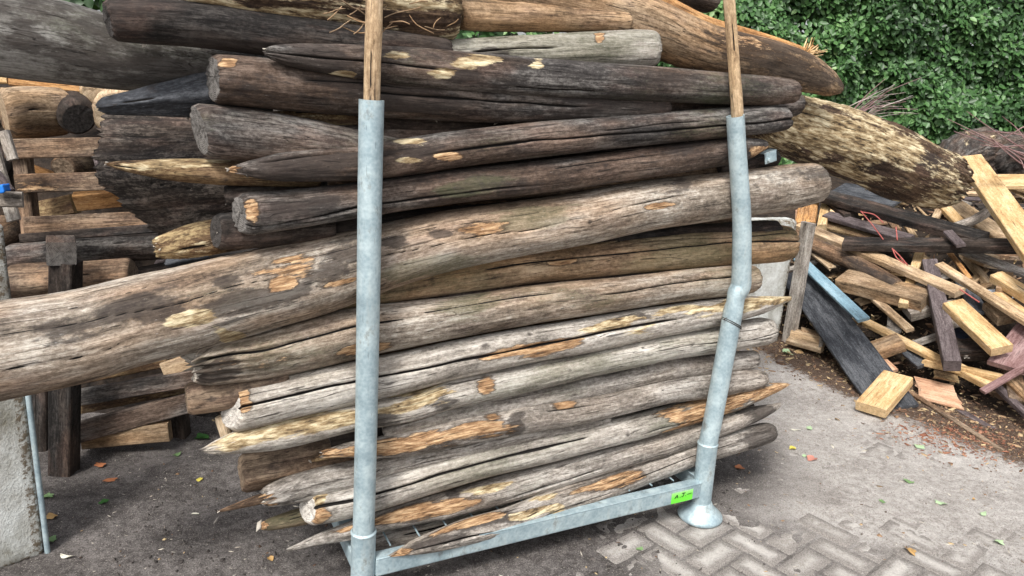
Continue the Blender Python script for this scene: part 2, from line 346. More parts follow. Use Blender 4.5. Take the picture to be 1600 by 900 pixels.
# ---------------------------------------------------------------- planks
def plank_mesh(name, A, B, w, t, up=(0, 0, 1), nl=None, nc=5, bow=0., rough=.0012, jag=(0., 0.), skew=(0., 0.), fresh=-1, dark=-1, pale=-1, green=-1, taper=1., rawedge=0.):
    SEED[0] += 1; rs = np.random.RandomState(SEED[0]*11+1); so_ = SEED[0]*9.1
    A, B = np.asarray(A, float), np.asarray(B, float); L = np.linalg.norm(B-A); T = (B-A)/L
    up = np.asarray(up, float); up = up-(up@T)*T; up /= np.linalg.norm(up); Sd = np.cross(T, up)
    n = nl or int(min(70, max(4, L/.02))); s = np.linspace(0, L, n)
    ch = min(.004, t*.18); hw, ht = w/2, t/2
    xs = np.linspace(-hw+ch, hw-ch, nc); ys = np.linspace(-ht+ch, ht-ch, 3)
    per = [(x, ht) for x in xs]+[(hw, y) for y in ys[::-1]]+[(x, -ht) for x in xs[::-1]]+[(-hw, y) for y in ys]
    per = np.array(per); m = len(per)
    tp = np.linspace(1, taper, n)
    X = per[None, :, 0]*tp[:, None]; Y = np.repeat(per[None, :, 1], n, 0); SS = np.repeat(s[:, None], m, 1)
    pc = np.c_[(SS*5+so_).ravel(), (X*60+so_).ravel(), (Y*60).ravel()]; nz = (fbm(pc, 3).reshape(n, m)-.5)*2
    sc = 1+nz*rough/np.maximum(.01, np.hypot(X, Y)); 
    S2 = SS.copy()
    fa, fb = np.exp(-((SS)/.06)**2), np.exp(-((L-SS)/.06)**2)
    j = rs.rand(m)-.5; S2 += fa*(jag[0]*2*np.abs(j)[None]+skew[0]*X)-fb*(jag[1]*2*np.abs(j[::-1])[None]+skew[1]*X)
    bw = bow*np.sin(pi*S2/L)
    V = A+T*S2[..., None]+Sd*(X*sc)[..., None]+up*(Y*sc+bw)[..., None]
    idx = np.arange(n*m).reshape(n, m)
    Q = np.stack([idx[:-1], np.roll(idx[:-1], -1, 1), np.roll(idx[1:], -1, 1), idx[1:]], -1).reshape(-1, 4)
    def am(v):
        return np.full((n, m), -1.) if v <= -1 else fbm(np.c_[(SS*4+so_).ravel(), (X*18).ravel(), (Y*18).ravel()], 3).reshape(n, m)*1.6-.3+v
    m1 = np.stack([am(fresh), am(pale), am(dark), np.ones((n, m))], -1)
    if rawedge: 
        e = np.clip((np.abs(X)/hw-.94)*14*rawedge, 0, 1); m1[..., 0] = np.maximum(m1[..., 0], e*(.35+.35*nz))
    m2 = np.stack([am(green), np.zeros((n, m)), np.zeros((n, m)), np.ones((n, m))], -1)
    VV = [V.reshape(-1, 3)]; LC = [np.c_[SS.ravel(), X.ravel(), Y.ravel()]]; M1 = [m1.reshape(-1, 4)]; M2 = [m2.reshape(-1, 4)]; tr = []; base = n*m
    for e, i0 in ((0, 0), (1, n-1)):
        ring = V[i0]; cc = ring.mean(0); VV += [ring, cc[None]]; LC += [np.c_[np.full(m, s[i0]), per*.99], [[s[i0], 0, 0]]]
        z = np.zeros((m+1, 4)); z[:, 3] = 1; z[:, 0] = np.r_[m1[i0, :, 0], 0]*.7; z[:, 2] = .42; M1.append(z); z = np.zeros((m+1, 4)); z[:, 3] = 1; z[:, 1] = .55; M2.append(z)
        a = np.arange(base, base+m); q = np.stack([a, np.roll(a, -1), np.full(m, base+m)], -1); tr.append(q[:, ::-1] if e == 0 else q); base += m+1
    return rawmesh(name, np.vstack(VV), Q[:, ::-1], {'lc': np.vstack(LC), 'm1': np.vstack(M1), 'm2': np.vstack(M2)}, np.vstack(tr)[:, ::-1])
def plank(name, A, B, w, t, mat, parent=None, label=None, cat='plank', group=None, **k):
    o = link(name, plank_mesh(name, A, B, w, t, **k), lm(mat) if isinstance(mat, str) else mat, parent, smooth=True)
    try: o.data.set_sharp_from_angle(angle=radians(38))
    except Exception: pass
    if parent is None: tag(o, label, cat, group)
    return o
# ---------------------------------------------------------------- other materials
def galv_mat():
    k = NT('galvanised_steel'); g = k.n('ShaderNodeTexCoord').outputs['Object']
    a = k.noise(g, 14, 5, .6); b = k.noise(g, 120, 4, .6); v = k.n('ShaderNodeTexVoronoi'); v.inputs['Scale'].default_value = 95; k.l(g, v.inputs['Vector'])
    f = k.math('MULTIPLY_ADD', a, .7, k.math('MULTIPLY_ADD', b, .3, k.math('MULTIPLY', v.outputs['Distance'], .12)))
    col = k.ramp(f, [(.34, (.23, .31, .35)), (.52, (.35, .45, .49)), (.68, (.50, .60, .62))])
    st = k.noise(k.mapp(g, (22, 22, 3.5)), 1, 5, .7); col = k.mix(k.ramp(st, [(.56, 0.), (.72, .5)]), col, (.52, .56, .53))
    dr = k.noise(k.mapp(g, (9, 9, 5)), 1.7, 6, .72); col = k.mix(k.ramp(dr, [(.57, 0.), (.66, .6)]), col, (.16, .145, .12))
    sc = k.noise(k.mapp(g, (300, 300, 25)), 1, 2, .5); col = k.mix(k.ramp(sc, [(.70, 0.), (.74, .5)]), col, (.10, .11, .12))
    return k.fin(col, k.ramp(a, [(.3, .42), (.7, .62)]), k.bump(b, .18, .003), .35, .4)
GALV = galv_mat()
def plain(name, c1, c2, sc=30, rough=.8, bs=.4, metal=0., dist=.004):
    k = NT(name); g = k.n('ShaderNodeTexCoord').outputs['Object']; a = k.noise(g, sc, 6, .65)
    return k.fin(k.ramp(a, [(.3, c1), (.7, c2)]), rough, k.bump(a, bs, dist), metal)
RUST = plain('dark_wire', (.03, .027, .025), (.09, .08, .07), 60, .6)
def concrete_mat():
    k = NT('weathered_concrete'); g = k.n('ShaderNodeTexCoord').outputs['Object']
    a = k.noise(g, 7, 7, .65); b = k.noise(g, 60, 6, .7); c = k.noise(g, 200, 3, .6)
    f = k.math('MULTIPLY_ADD', a, .7, k.math('MULTIPLY', b, .35))
    col = k.ramp(f, [(.33, (.22, .205, .17)), (.48, (.46, .46, .43)), (.62, (.66, .68, .66))])
    col = k.mix(k.ramp(k.noise(k.mapp(g, (5, 5, 2)), 1, 6, .7), [(.48, 0.), (.66, .8)]), col, (.13, .115, .07))
    col = k.mix(k.ramp(c, [(.62, 0.), (.72, .6)]), col, (.07, .065, .055))
    w = k.attr('edge'); m = k.mask(w, b, .50, .75, 2.); col = k.mix(m, col, (.15, .12, .085))
    return k.fin(col, .9, k.bump(k.math('ADD', b, k.math('MULTIPLY', c, .4)), .7, .01))
CONC = concrete_mat()
def tube_mesh(name, pts, seg=32, closed=True, inner=0., dent=(), step=.02):
    """pts: x,y,z,r ; inner: wall thickness of an open top end"""
    L = sum(np.linalg.norm(np.subtract(pts[i+1][:3], pts[i][:3])) for i in range(len(pts)-1))
    n = max(3, int(L/step)); s, P = catrom(pts, n); c, r = P[:, :3], P[:, 3]
    T = np.gradient(c, axis=0); T /= np.linalg.norm(T, axis=1)[:, None]
    ref = np.array([0, 0, 1.]) if abs(T[0][2]) < .7 else -NV
    N = ref-(T@ref)[:, None]*T; N /= np.linalg.norm(N, axis=1)[:, None]; B = np.cross(T, N)
    th = np.arange(seg)/seg*2*pi
    dirn = np.cos(th)[None, :, None]*N[:, None]+np.sin(th)[None, :, None]*B[:, None]
    R = np.repeat(r[:, None], seg, 1)
    for (f, a, amp, wd) in dent: R = R-amp*np.exp(-((s/s[-1]-f)/wd)[:, None]**2)*np.exp(-(np.angle(np.exp(1j*(th-a)))/.8)**2)[None]
    V = c[:, None]+dirn*R[..., None]; rings = [V[i] for i in range(n)]
    if inner: 
        rings += [c[-1]+dirn[-1]*(r[-1]-inner), c[-1]-T[-1]*.12+dirn[-1]*(r[-1]-inner)]
    m = len(rings); V = np.vstack(rings); idx = np.arange(m*seg).reshape(m, seg)
    Q = np.stack([idx[:-1], np.roll(idx[:-1], -1, 1), np.roll(idx[1:], -1, 1), idx[1:]], -1).reshape(-1, 4)
    tr = []
    if closed:
        V = np.vstack([V, c[0][None], (rings[-1].mean(0))[None]]); k = m*seg
        tr = np.vstack([np.stack([idx[0], np.roll(idx[0], -1), np.full(seg, k)], -1)[:, ::-1], np.stack([idx[-1], np.roll(idx[-1], -1), np.full(seg, k+1)], -1)])
    return rawmesh(name, V, Q, None, tr if len(tr) else None)
def tube(name, pts, mat, parent=None, **k):
    o = link(name, tube_mesh(name, pts, **k), mat, parent); o.data.set_sharp_from_angle(angle=radians(50)); return o
def box_mesh(name, c, ax, half, bev=.004, sub=0, jit=0., edge=False):
    """rounded box: centre, 3 axes, half sizes; bmesh free, subdivided grid per face joined"""
    ax = [np.asarray(a, float)/np.linalg.norm(a) for a in ax]; n = 2+sub
    vs = {}; V = []; Q = []
    g = [np.unique(np.r_[-h, -h+bev, np.linspace(-h+bev, h-bev, n), h-bev, h]) for h in half]
    E = []
    def vid(p):
        key = tuple(np.round(p, 6))
        if key not in vs:
            vs[key] = len(V); q = np.array(p, float); hb = np.array(half)-bev
            inn = np.clip(q, -hb, hb); d = q-inn; l = np.linalg.norm(d)
            if l > 1e-9: q = inn+d/l*bev
            V.append(q); E.append(sum(abs(abs(q[i])-half[i]) < .03 for i in range(3)))
        return vs[key]
    for a in range(3):
        b_, c_ = (a+1) % 3, (a+2) % 3
        for sg in (-1, 1):
            gb, gc = g[b_], g[c_]
            for i in range(len(gb)-1):
                for j in range(len(gc)-1):
                    q = []
                    for (u, v) in ((gb[i], gc[j]), (gb[i+1], gc[j]), (gb[i+1], gc[j+1]), (gb[i], gc[j+1])):
                        p = [0, 0, 0]; p[a] = sg*half[a]; p[b_] = u; p[c_] = v; q.append(vid(p))
                    Q.append(q if sg > 0 else q[::-1])
    V = np.array(V)
    if jit:
        V = V+ (np.c_[fbm(V*14+SEED[0], 3), fbm(V*14+50, 3), fbm(V*14+90, 3)]-.5)*2*jit + (np.c_[fbm(V*60, 2), fbm(V*60+50, 2), fbm(V*60+90, 2)]-.5)*jit*.6
    Wd = np.asarray(c)+V[:, :1]*ax[0]+V[:, 1:2]*ax[1]+V[:, 2:]*ax[2]
    return rawmesh(name, Wd, Q, {'edge': (np.array(E) >= 2)*.62} if edge else None)
Zv = np.array([0, 0, 1.])
# ================================================================ LARGE STRUCTURE
# ---------------------------------------------------------------- ground (one sheet)
TOE_A = np.array([1.62, 4.35]); TN = np.array([.80, .60])
def heap_h(x, y):
    s = (x-TOE_A[0])*TN[0]+(y-TOE_A[1])*TN[1]
    s = s+.35*(fbm(np.c_[np.ravel(x)*1.3, np.ravel(y)*1.3, np.ravel(x)*0], 2).reshape(np.shape(x))-.5) if np.ndim(x) else s
    h = .98*(1-np.exp(-np.maximum(s, 0)/1.35))
    return h
def dirt_h(x, y):
    f = lambda sc, o=3, k=0: fbm(np.c_[x*sc+k, y*sc+k*2, x*0+k], o)
    cover = sstep(.30, .62, f(1.3, 3, 9)*.55+.5*sstep(2.15, 2.75, y+.25*(x-1))+.45*(1-sstep(.2, 1.1, x))+.25*sstep(2.2, 2.9, x))
    h = -.0034+cover*.0066+(f(5, 3)-.5)*.014+(f(30, 3, 4)-.5)*.0095
    left = 1-sstep(-.2, .5, x)
    h += left*(f(4, 4, 7)-.5)*.035+left*.004
    toe = np.exp(-(((x-TOE_A[0])*TN[0]+(y-TOE_A[1])*TN[1]-.05)/.35)**2); h += toe*(.015+.02*f(16, 3, 2))
    return h, cover
def axis(lo, hi, st, far):
    a = np.arange(lo, hi+1e-6, st); g = np.geomspace(st*2, far, 34); return np.r_[(lo-np.cumsum(g)[::-1]), a, hi+np.cumsum(g)]
gx, gy = axis(-3.0, 4.2, .0145, 12.), axis(.7, 5.3, .0145, 12.)
GX, GY = np.meshgrid(gx, gy); gh, gc = dirt_h(GX.ravel(), GY.ravel())
idx = np.arange(GX.size).reshape(GX.shape)
Q = np.stack([idx[:-1, :-1], idx[:-1, 1:], idx[1:, 1:], idx[1:, :-1]], -1).reshape(-1, 4)
gs = (GX.ravel()-TOE_A[0])*TN[0]+(GY.ravel()-TOE_A[1])*TN[1]
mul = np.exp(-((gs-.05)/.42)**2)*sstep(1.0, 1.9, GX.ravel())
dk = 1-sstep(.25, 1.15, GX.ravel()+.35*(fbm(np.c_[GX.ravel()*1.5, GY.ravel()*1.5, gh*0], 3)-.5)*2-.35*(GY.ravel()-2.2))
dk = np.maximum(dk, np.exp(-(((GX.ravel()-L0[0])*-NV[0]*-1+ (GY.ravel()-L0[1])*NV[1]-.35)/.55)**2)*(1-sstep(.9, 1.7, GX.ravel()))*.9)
def ground_mat():
    k = NT('dirty_yard_ground'); g = k.n('ShaderNodeNewGeometry').outputs['Position']
    a = k.noise(g, 3.2, 6, .6); b = k.noise(g, 34, 7, .75); c = k.noise(g, 150, 5, .8); e = k.noise(g, 300, 2, .6)
    f = k.math('MULTIPLY_ADD', a, .4, k.math('MULTIPLY_ADD', b, .5, k.math('MULTIPLY_ADD', c, .5, -.13)))
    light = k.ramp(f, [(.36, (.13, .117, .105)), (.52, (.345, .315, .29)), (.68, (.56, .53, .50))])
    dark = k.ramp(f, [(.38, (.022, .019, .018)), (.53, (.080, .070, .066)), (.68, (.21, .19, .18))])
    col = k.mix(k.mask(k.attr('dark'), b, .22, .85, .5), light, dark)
    mul = k.ramp(k.math('MULTIPLY_ADD', c, .6, k.math('MULTIPLY', b, .4)), [(.38, (.03, .018, .012)), (.52, (.10, .062, .042)), (.66, (.27, .19, .13))])
    col = k.mix(k.mask(k.attr('mulch'), b, .42, .6, .8), col, mul)
    col = k.mix(k.math('MULTIPLY', k.attr('joint'), .75), col, dark)
    sp = k.ramp(e, [(.63, 0.), (.69, .8)]); col = k.mix(sp, col, (.50, .46, .40))
    sp2 = k.ramp(k.noise(g, 260, 2, .5), [(.34, .8), (.39, 0.)]); col = k.mix(sp2, col, (.045, .038, .034))
    w = k.ramp(k.noise(k.mapp(g, (3, 9, 1)), 1, 5, .65), [(.56, 0.), (.66, .35)]); col = k.mix(w, col, (.40, .365, .335), 'MIX') if False else col
    h = k.math('ADD', k.math('MULTIPLY', b, .5), k.math('MULTIPLY', c, .5))
    return k.fin(col, .92, k.bump(h, 1., .012))
GM = ground_mat()
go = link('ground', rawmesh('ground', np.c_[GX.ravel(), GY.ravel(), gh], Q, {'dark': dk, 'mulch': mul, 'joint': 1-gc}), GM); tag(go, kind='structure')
# pavers
def paver_mat():
    k = NT('worn_concrete_paver'); g = k.n('ShaderNodeNewGeometry').outputs['Position']; ob = k.n('ShaderNodeTexCoord').outputs['Object']
    oi = k.n('ShaderNodeObjectInfo').outputs['Random']
    b = k.noise(g, 28, 6, .7); c = k.noise(g, 220, 4, .7)
    f = k.math('MULTIPLY_ADD', b, .5, k.math('MULTIPLY_ADD', c, .45, k.math('MULTIPLY_ADD', oi, .12, -.04)))
    col = k.ramp(f, [(.34, (.24, .215, .19)), (.50, (.47, .44, .41)), (.66, (.64, .61, .57))])
    sx = k.n('ShaderNodeSeparateXYZ'); k.l(ob, sx.inputs[0])
    ex = k.math('SUBTRACT', .101, k.math('ABSOLUTE', sx.outputs[0])); ey = k.math('SUBTRACT', .049, k.math('ABSOLUTE', sx.outputs[1]))
    ed = k.math('MINIMUM', ex, ey); m = k.math('ADD', k.math('MULTIPLY', ed, -14.), k.math('MULTIPLY', b, .95))
    mr = k.n('ShaderNodeMapRange', interpolation_type='SMOOTHSTEP'); k.l(m, mr.inputs[0]); mr.inputs[1].default_value = -.12; mr.inputs[2].default_value = .30
    col = k.mix(mr.outputs[0], col, k.ramp(c, [(.35, (.14, .125, .112)), (.62, (.36, .33, .305))]))
    return k.fin(col, .9, k.bump(k.math('ADD', c, b), .9, .006))
PM = paver_mat(); PMESH = []
for i in range(6):
    SEED[0] += 1; me = box_mesh('paver', (0, 0, 0), (X0, (0, 1, 0), Zv), (.101, .049, .03), .007, 3, .0022); me.materials.append(PM); me.shade_smooth(); PMESH.append(me)
rp = random.Random(3); ang = radians(42); ca, sa = cos(ang), sin(ang); cand = []
for i in range(-40, 60):
    for j in range(-40, 60):
        # herringbone: bricks 2x1 cells of .106
        for kind in (0, 1):
            m = (i-j) % 4
            if kind == 0 and m == 0: cx, cy, rot = i+1., j+.5, 0
            elif kind == 1 and m == 3: cx, cy, rot = i+.5, j, pi/2 
            else: continue
            if kind == 1: cx, cy = i+.5, j+1.
            x, y = cx*.106, cy*.106; wx, wy = ca*x-sa*y+1.3, sa*x+ca*y+2.2
            if .15 < wx < 3.4 and 1.35 < wy < 3.5:
                px, py, z = proj(np.array([[wx, wy, 0]])); px, py = px[0], py[0]
                if 560 < px < 1680 and py < 985:
                    cand.append((-z[0]*-1, wx, wy, rot))
cand.sort(); cand = cand[:300]
for (_, wx, wy, rot) in cand:
    o = bpy.data.objects.new('paving_block', rp.choice(PMESH)); C.objects.link(o)
    o.parent = go; o.matrix_parent_inverse = Matrix.Translation(-go.location)
    o.location = (wx, wy, -.03+rp.uniform(-.0015, .0028)); o.rotation_euler = (rp.uniform(-.006, .006), rp.uniform(-.006, .006), ang+rot+(pi if rp.random() < .5 else 0))
# ---------------------------------------------------------------- heap core under the scrap wood
hx, hy = np.meshgrid(np.linspace(1.2, 9.5, 150), np.linspace(2.2, 9, 120)); hh = heap_h(hx, hy)
hz = hh-.11+.16*(fbm(np.c_[hx.ravel()*5, hy.ravel()*5, hx.ravel()*0], 4).reshape(hx.shape)-.5)
idx = np.arange(hx.size).reshape(hx.shape); Q = np.stack([idx[:-1, :-1], idx[:-1, 1:], idx[1:, 1:], idx[1:, :-1]], -1).reshape(-1, 4)
debris = plain('dark_wood_debris', (.008, .006, .005), (.06, .042, .03), 22, .95, 1., 0, .03)
hp = link('debris_mound', rawmesh('debris_mound', np.c_[hx.ravel(), hy.ravel(), hz.ravel()], Q), debris); tag(hp, kind='structure')
# ---------------------------------------------------------------- concrete blocks
def conc(px, py, w, dpt, h, yaw, label, flip=1, name='concrete_slab'):
    p = gnd(px, py); e = np.array([cos(yaw), sin(yaw), 0]); nn = np.array([-sin(yaw), cos(yaw), 0])
    c = p+e*w/2*flip+nn*dpt/2+Zv*h/2
    SEED[0] += 1
    o = link(name, box_mesh(name, c, (e, nn, Zv), (w/2, dpt/2, h/2), .02, 34, .004, True), CONC); return tag(o, label, 'concrete slab')
rs_ = conc(1216, 540, 1.2, .12, .80, radians(24), 'pale grey concrete slab standing on edge behind the right ends of the stacked logs', -1)
q0, q1 = gnd(70, 866), gnd(-60, 910); e_ = (q1-q0)/np.linalg.norm(q1-q0); n_ = np.array([-e_[1], e_[0], 0]); n_ = -n_ if n_[1] > 0 else n_; n_ = -n_
SEED[0] += 1; sl0 = link('concrete_slab', box_mesh('concrete_slab', q0+e_*.3+n_*.035+Zv*.52, (e_, n_, Zv), (.30, .035, .52), .010, 34, .0035, True), CONC)
tag(sl0, 'stained concrete slab standing on edge at the left edge, under the overhanging thick log', 'concrete slab')

def strip(par, a, b, w, t, mat, nm, up):
    return plank(nm, a, b, w, t, mat, par, up=up)
q2 = gnd(1229, 541); strip(rs_, q2-NV*.01, q2-NV*.01+Zv*.79, .034, .09, 'grey', 'edge_strip', NV)
q3 = q0-e_*.008; tube('edge_pipe', [(*q3, .008), (*(q3+Zv*.5), .008), (*(q3+Zv*.74), .008)], GALV, sl0, seg=14, step=.1)
# ================================================================ HEDGE
def leaf_mat():
    k = NT('beech_leaf'); k.t.nodes.remove(k.b); v = k.attr('lv')
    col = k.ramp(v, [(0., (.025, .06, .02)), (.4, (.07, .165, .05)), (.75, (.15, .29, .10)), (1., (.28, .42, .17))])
    b = k.n('ShaderNodeBsdfPrincipled'); k.l(col, b.inputs['Base Color']); b.inputs['Roughness'].default_value = .42; b.inputs['Specular IOR Level'].default_value = .45
    t = k.n('ShaderNodeBsdfTranslucent'); k.l(k.mix(.5, col, (.13, .24, .03)), t.inputs[0]); mx = k.n('ShaderNodeMixShader'); mx.inputs[0].default_value = .22
    k.l(b.outputs[0], mx.inputs[1]); k.l(t.outputs[0], mx.inputs[2]); k.l(mx.outputs[0], k.out.inputs[0]); return k.m
LEAF = leaf_mat()
def leaves(P, Nrm, size, rs, up=.0):
    n = len(P); Nn = Nrm/np.linalg.norm(Nrm, axis=1)[:, None]
    d = rs.randn(n, 3); d[:, 2] -= .7; d -= (d*Nn).sum(1)[:, None]*Nn; d /= np.linalg.norm(d, axis=1)[:, None]; s = np.cross(Nn, d); z = size[:, None]
    V = np.stack([P, P+d*z*.35+s*z*.30+Nn*z*.07, P+d*z*.75+s*z*.24+Nn*z*.05, P+d*z*1.05-Nn*z*.04, P+d*z*.75-s*z*.24+Nn*z*.05, P+d*z*.35-s*z*.30+Nn*z*.07], 1).reshape(-1, 3)
    b = np.arange(n)[:, None]*6; Q = np.vstack([b+np.array([[0, 1, 2, 3]]), b+np.array([[0, 3, 4, 5]])]); return V, Q
rs = np.random.RandomState(11)
HX0, HX1, HY = -8., 10., 8.0
def hedge_y(x, z): return HY-.42*(fbm(np.c_[x*.9, z*.9, x*0], 3)-.5)*2-.22*(fbm(np.c_[x*3.4, z*3.4, x*0+7], 2)-.5)*2+.04*x
n = 120000; x = np.where(rs.rand(n) < .72, rs.uniform(1.4, 6.6, n), rs.uniform(HX0, HX1, n)); z = rs.uniform(.05, 4.6, n)
y = hedge_y(x, z)+rs.exponential(.10, n)-.03
gap = fbm(np.c_[x*2.2, z*2.6, x*0+3], 3); keep = (gap > .37) | (rs.rand(n) < .3)
low = (z < .85) & (fbm(np.c_[x*1.1, z*.7, x*0+20], 2) < .52); keep &= ~low
x, y, z = x[keep], y[keep], z[keep]; n = len(x)
Nn = np.c_[rs.randn(n)*.55, -1+rs.randn(n)*.4, .55+rs.randn(n)*.45]
V, Q = leaves(np.c_[x, y, z], Nn, rs.uniform(.045, .082, n), rs)
lv = np.clip(.40+.75*(fbm(np.c_[x*1.3, y, z*1.3], 3)-.5)*2+rs.randn(n)*.20, 0, 1)
hd = thing('hedge', 'tall clipped green beech hedge behind the yard', 'hedge', (2.0, HY+.3, 0))
fo = link('foliage', rawmesh('foliage', V, Q, {'lv': np.repeat(lv, 6)}), LEAF, hd); tag(fo, kind='stuff')
n = 26000; x = rs.uniform(HX0, HX1, n); z = rs.uniform(.3, 4.6, n); y = hedge_y(x, z)+rs.uniform(.25, .75, n)
hole = (np.hypot(x-4.15, (z-2.25)) < .07) | (np.hypot(x-4.45, (z-2.32)) < .045)
x, y, z = x[~hole], y[~hole], z[~hole]; n = len(x)
V, Q = leaves(np.c_[x, y, z], np.c_[rs.randn(n)*.6, -1+rs.randn(n)*.3, .3+rs.randn(n)*.4], rs.uniform(.12, .19, n), rs)
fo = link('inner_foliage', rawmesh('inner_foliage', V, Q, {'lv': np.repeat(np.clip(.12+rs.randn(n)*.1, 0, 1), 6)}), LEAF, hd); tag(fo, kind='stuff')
BARK = plain('hedge_bark', (.02, .016, .012), (.09, .075, .055), 30)
for i, xx in enumerate(np.arange(HX0+.2, HX1, .55)):
    a = rs.randn()*.06; tube('stem', [(xx, HY+.38+.04*xx, -.02, .035), (xx+a, HY+.4+.04*xx, 1.5, .025), (xx+2*a, HY+.38+.04*xx, 3.2, .014), (xx+2.5*a, HY+.38+.04*xx, 4.3, .006)], BARK, hd, seg=6, step=.5)
# ================================================================ POST PALLET
def on(e, n_, z): return L0+EV*e+NV*n_+Zv*z
PD = .92   # depth of the pallet
pal = thing('post_pallet', 'galvanised steel post pallet with a bent right post holding the stacked logs', 'post pallet', tuple(L0))
def q4(px, py, w, d=0.):
    p, t = PP(px, py, d); return (*p, w/2*t/F)
def corner(base, tubepts, front):
    b = np.asarray(base)
    ax = np.asarray(tubepts[0][:3])-b; ax /= np.linalg.norm(ax)
    hs = np.linalg.norm(np.asarray(tubepts[0][:3])-b)+.012
    sl_ = tube('post_sleeve', [(*(b+ax*.045), .0345), (*(b+ax*.12), .0345), (*(b+ax*hs), .0350)], GALV, pal, closed=False, seg=36)
    tube('rim', [(*(b+ax*(hs-.004)), .0362), (*(b+ax*(hs+.002)), .0362), (*(b+ax*(hs+.005)), .0315)], GALV, sl_, closed=False, seg=36, step=.004)
    prof = [(0, .078), (.006, .0815), (.012, .080), (.022, .070), (.036, .054), (.050, .042), (.062, .037), (.066, .0345)]
    th = np.arange(40)/40*2*pi; V = np.vstack([np.c_[b[0]+r*np.cos(th), b[1]+r*np.sin(th), np.full(40, b[2]+z_)] for z_, r in prof]+[np.c_[b[0]+(r-.004)*np.cos(th), b[1]+(r-.004)*np.sin(th), np.full(40, b[2]+z_-.001)] for z_, r in prof[::-1]])
    m = len(prof)*2; ix = np.arange(m*40).reshape(m, 40); Qf = np.stack([ix[:-1], np.roll(ix[:-1], -1, 1), np.roll(ix[1:], -1, 1), ix[1:]], -1).reshape(-1, 4)
    link('foot_cup', rawmesh('foot_cup', V, Qf), GALV, pal)
    return tube('post_tube', tubepts, GALV, pal, closed=False, inner=.003, seg=40, dent=front, step=.012)
LB = [L0[0], L0[1], 0.004]; RB = [R0[0], R0[1], .004]
lt = [q4(568, 836, 33.6), q4(572.5, 650, 34.5), q4(575, 500, 36), q4(578, 300, 38), q4(580.5, 156, 39.5)]
rt = [q4(1105.5, 697, 29), q4(1117, 640, 29), q4(1132, 560, 29.5), q4(1143, 500, 30), q4(1148, 472, 30.5), q4(1151.5, 459, 31), q4(1157.5, 447, 31), q4(1158.5, 430, 30), q4(1159, 400, 29.5), q4(1159, 340, 29), q4(1156, 290, 28.5), q4(1152, 235, 28), q4(1149, 181, 28)]
corner(LB, lt, ())
corner(RB, rt, ((.47, .2, .006, .02), (.46, -2.2, .006, .018), (.70, .0, .002, .01)))
for bx in (L0, R0):
    b = bx+NV*PD; corner([b[0], b[1], .004], [(*(b+Zv*.23), .031), (*(b+Zv*.8), .031), (*(b+Zv*1.43), .031)], ())
Z0, Z1 = .115, .165
def rail(A, B, nm='rail', w=.045, h=.056, z=.128):
    A = np.asarray(A, float)*[1, 1, 0]+Zv*z; B = np.asarray(B, float)*[1, 1, 0]+Zv*z; T = (B-A)/np.linalg.norm(B-A); N_ = np.cross(Zv, T)
    o = link(nm, box_mesh(nm, (A+B)/2, (T, N_, Zv), (np.linalg.norm(B-A)/2, w/2, h/2), .004, 14, .0006), GALV, pal); o.data.set_sharp_from_angle(angle=radians(50)); return o
E0 = EV*.0335
fr_ = rail(L0+E0, R0-E0, 'front_rail'); rail(L0+NV*PD+E0, R0+NV*PD-E0, 'rear_rail')
rail(L0+NV*.0335, L0+NV*(PD-.0335), 'side_rail'); rail(R0+NV*.0335, R0+NV*(PD-.0335), 'side_rail')
# flat lip along the front rail and the grid of wires
link('lip', box_mesh('lip', L0*[1, 1, 0]+EV*SEP/2+NV*-.009+Zv*.1585, (EV, NV, Zv), (SEP/2-.034, .0155, .0022), .001, 10, .0004), GALV, fr_)
for e in np.arange(.09, SEP-.02, .095):
    tube('grid_wire', [(*on(e, .024, .1625), .0028), (*on(e, .45, .1625), .0028), (*on(e, PD-.02, .1625), .0028)], GALV, pal, seg=8, step=.2)
for nn_ in np.arange(.12, PD-.05, .12):
    tube('grid_wire', [(*on(.02, nn_, .157), .0028), (*on(SEP-.02, nn_, .157), .0028)], GALV, pal, seg=8, step=.3)
# green sticker with handwriting, on the front face of the rail
a0 = (PP(1051.5, 760, -.0232)[0]-L0)@EV; a1 = (PP(1085, 752, -.0232)[0]-L0)@EV
SG = plain('green_sticker', (.13, .62, .05), (.22, .78, .09), 40, .6, .2)
k = NT('sticker_paper'); g_ = k.attr('sv'); nz = k.noise(k.n('ShaderNodeTexCoord').outputs['Object'], 180, 4)
SG = k.fin(k.ramp(k.math('MULTIPLY_ADD', nz, .5, k.math('SUBTRACT', g_, .25)), [(.25, (.16, .72, .05)), (.75, (.35, .80, .22)), (1., (.55, .72, .60))]), .55, k.bump(nz, .3, .002))
stv = []; sq = []; svv = []
for i in range(9):
    for j in range(7):
        e = a0+(a1-a0)*i/8+rp.uniform(-.0006, .0006)*(i in (0, 8)); zz = .103+.044*j/6+(rp.uniform(-.0006, .0006)); bulge = .0006*rp.random()+(.0022*max(0, j-5))
        stv.append(on(e, -.0232-bulge*.4, zz)); svv.append((j/6)**1.6*.9)
        if i < 8 and j < 6: a = i*7+j; sq.append((a, a+7, a+8, a+1))
stk = link('sticker', rawmesh('sticker', stv, sq, {'sv': svv}), SG, pal)
INK = plain('black_ink', (.006, .01, .006), (.02, .03, .02), 30, .7)
STR = {'A': [[(0, 0), (.25, .55), (.42, 1), (.55, .5), (.62, 0)], [(.1, .4), (.6, .38)]], 'J': [[(0, .95), (.75, 1)], [(.42, 1), (.36, .35), (.2, 0), (-.05, .1)]], 'S': [[(0, .25), (.2, .0), (.42, .1), (.5, .4)], [(.5, .4), (.62, .1), (.85, .05), (1., .5)]]}
sc_e = a1-a0
def ink(pts, r=.0011):
    tube('lettering', [(*on(e, -.0252, z), r) for e, z in pts], INK, stk, seg=6, step=.002)
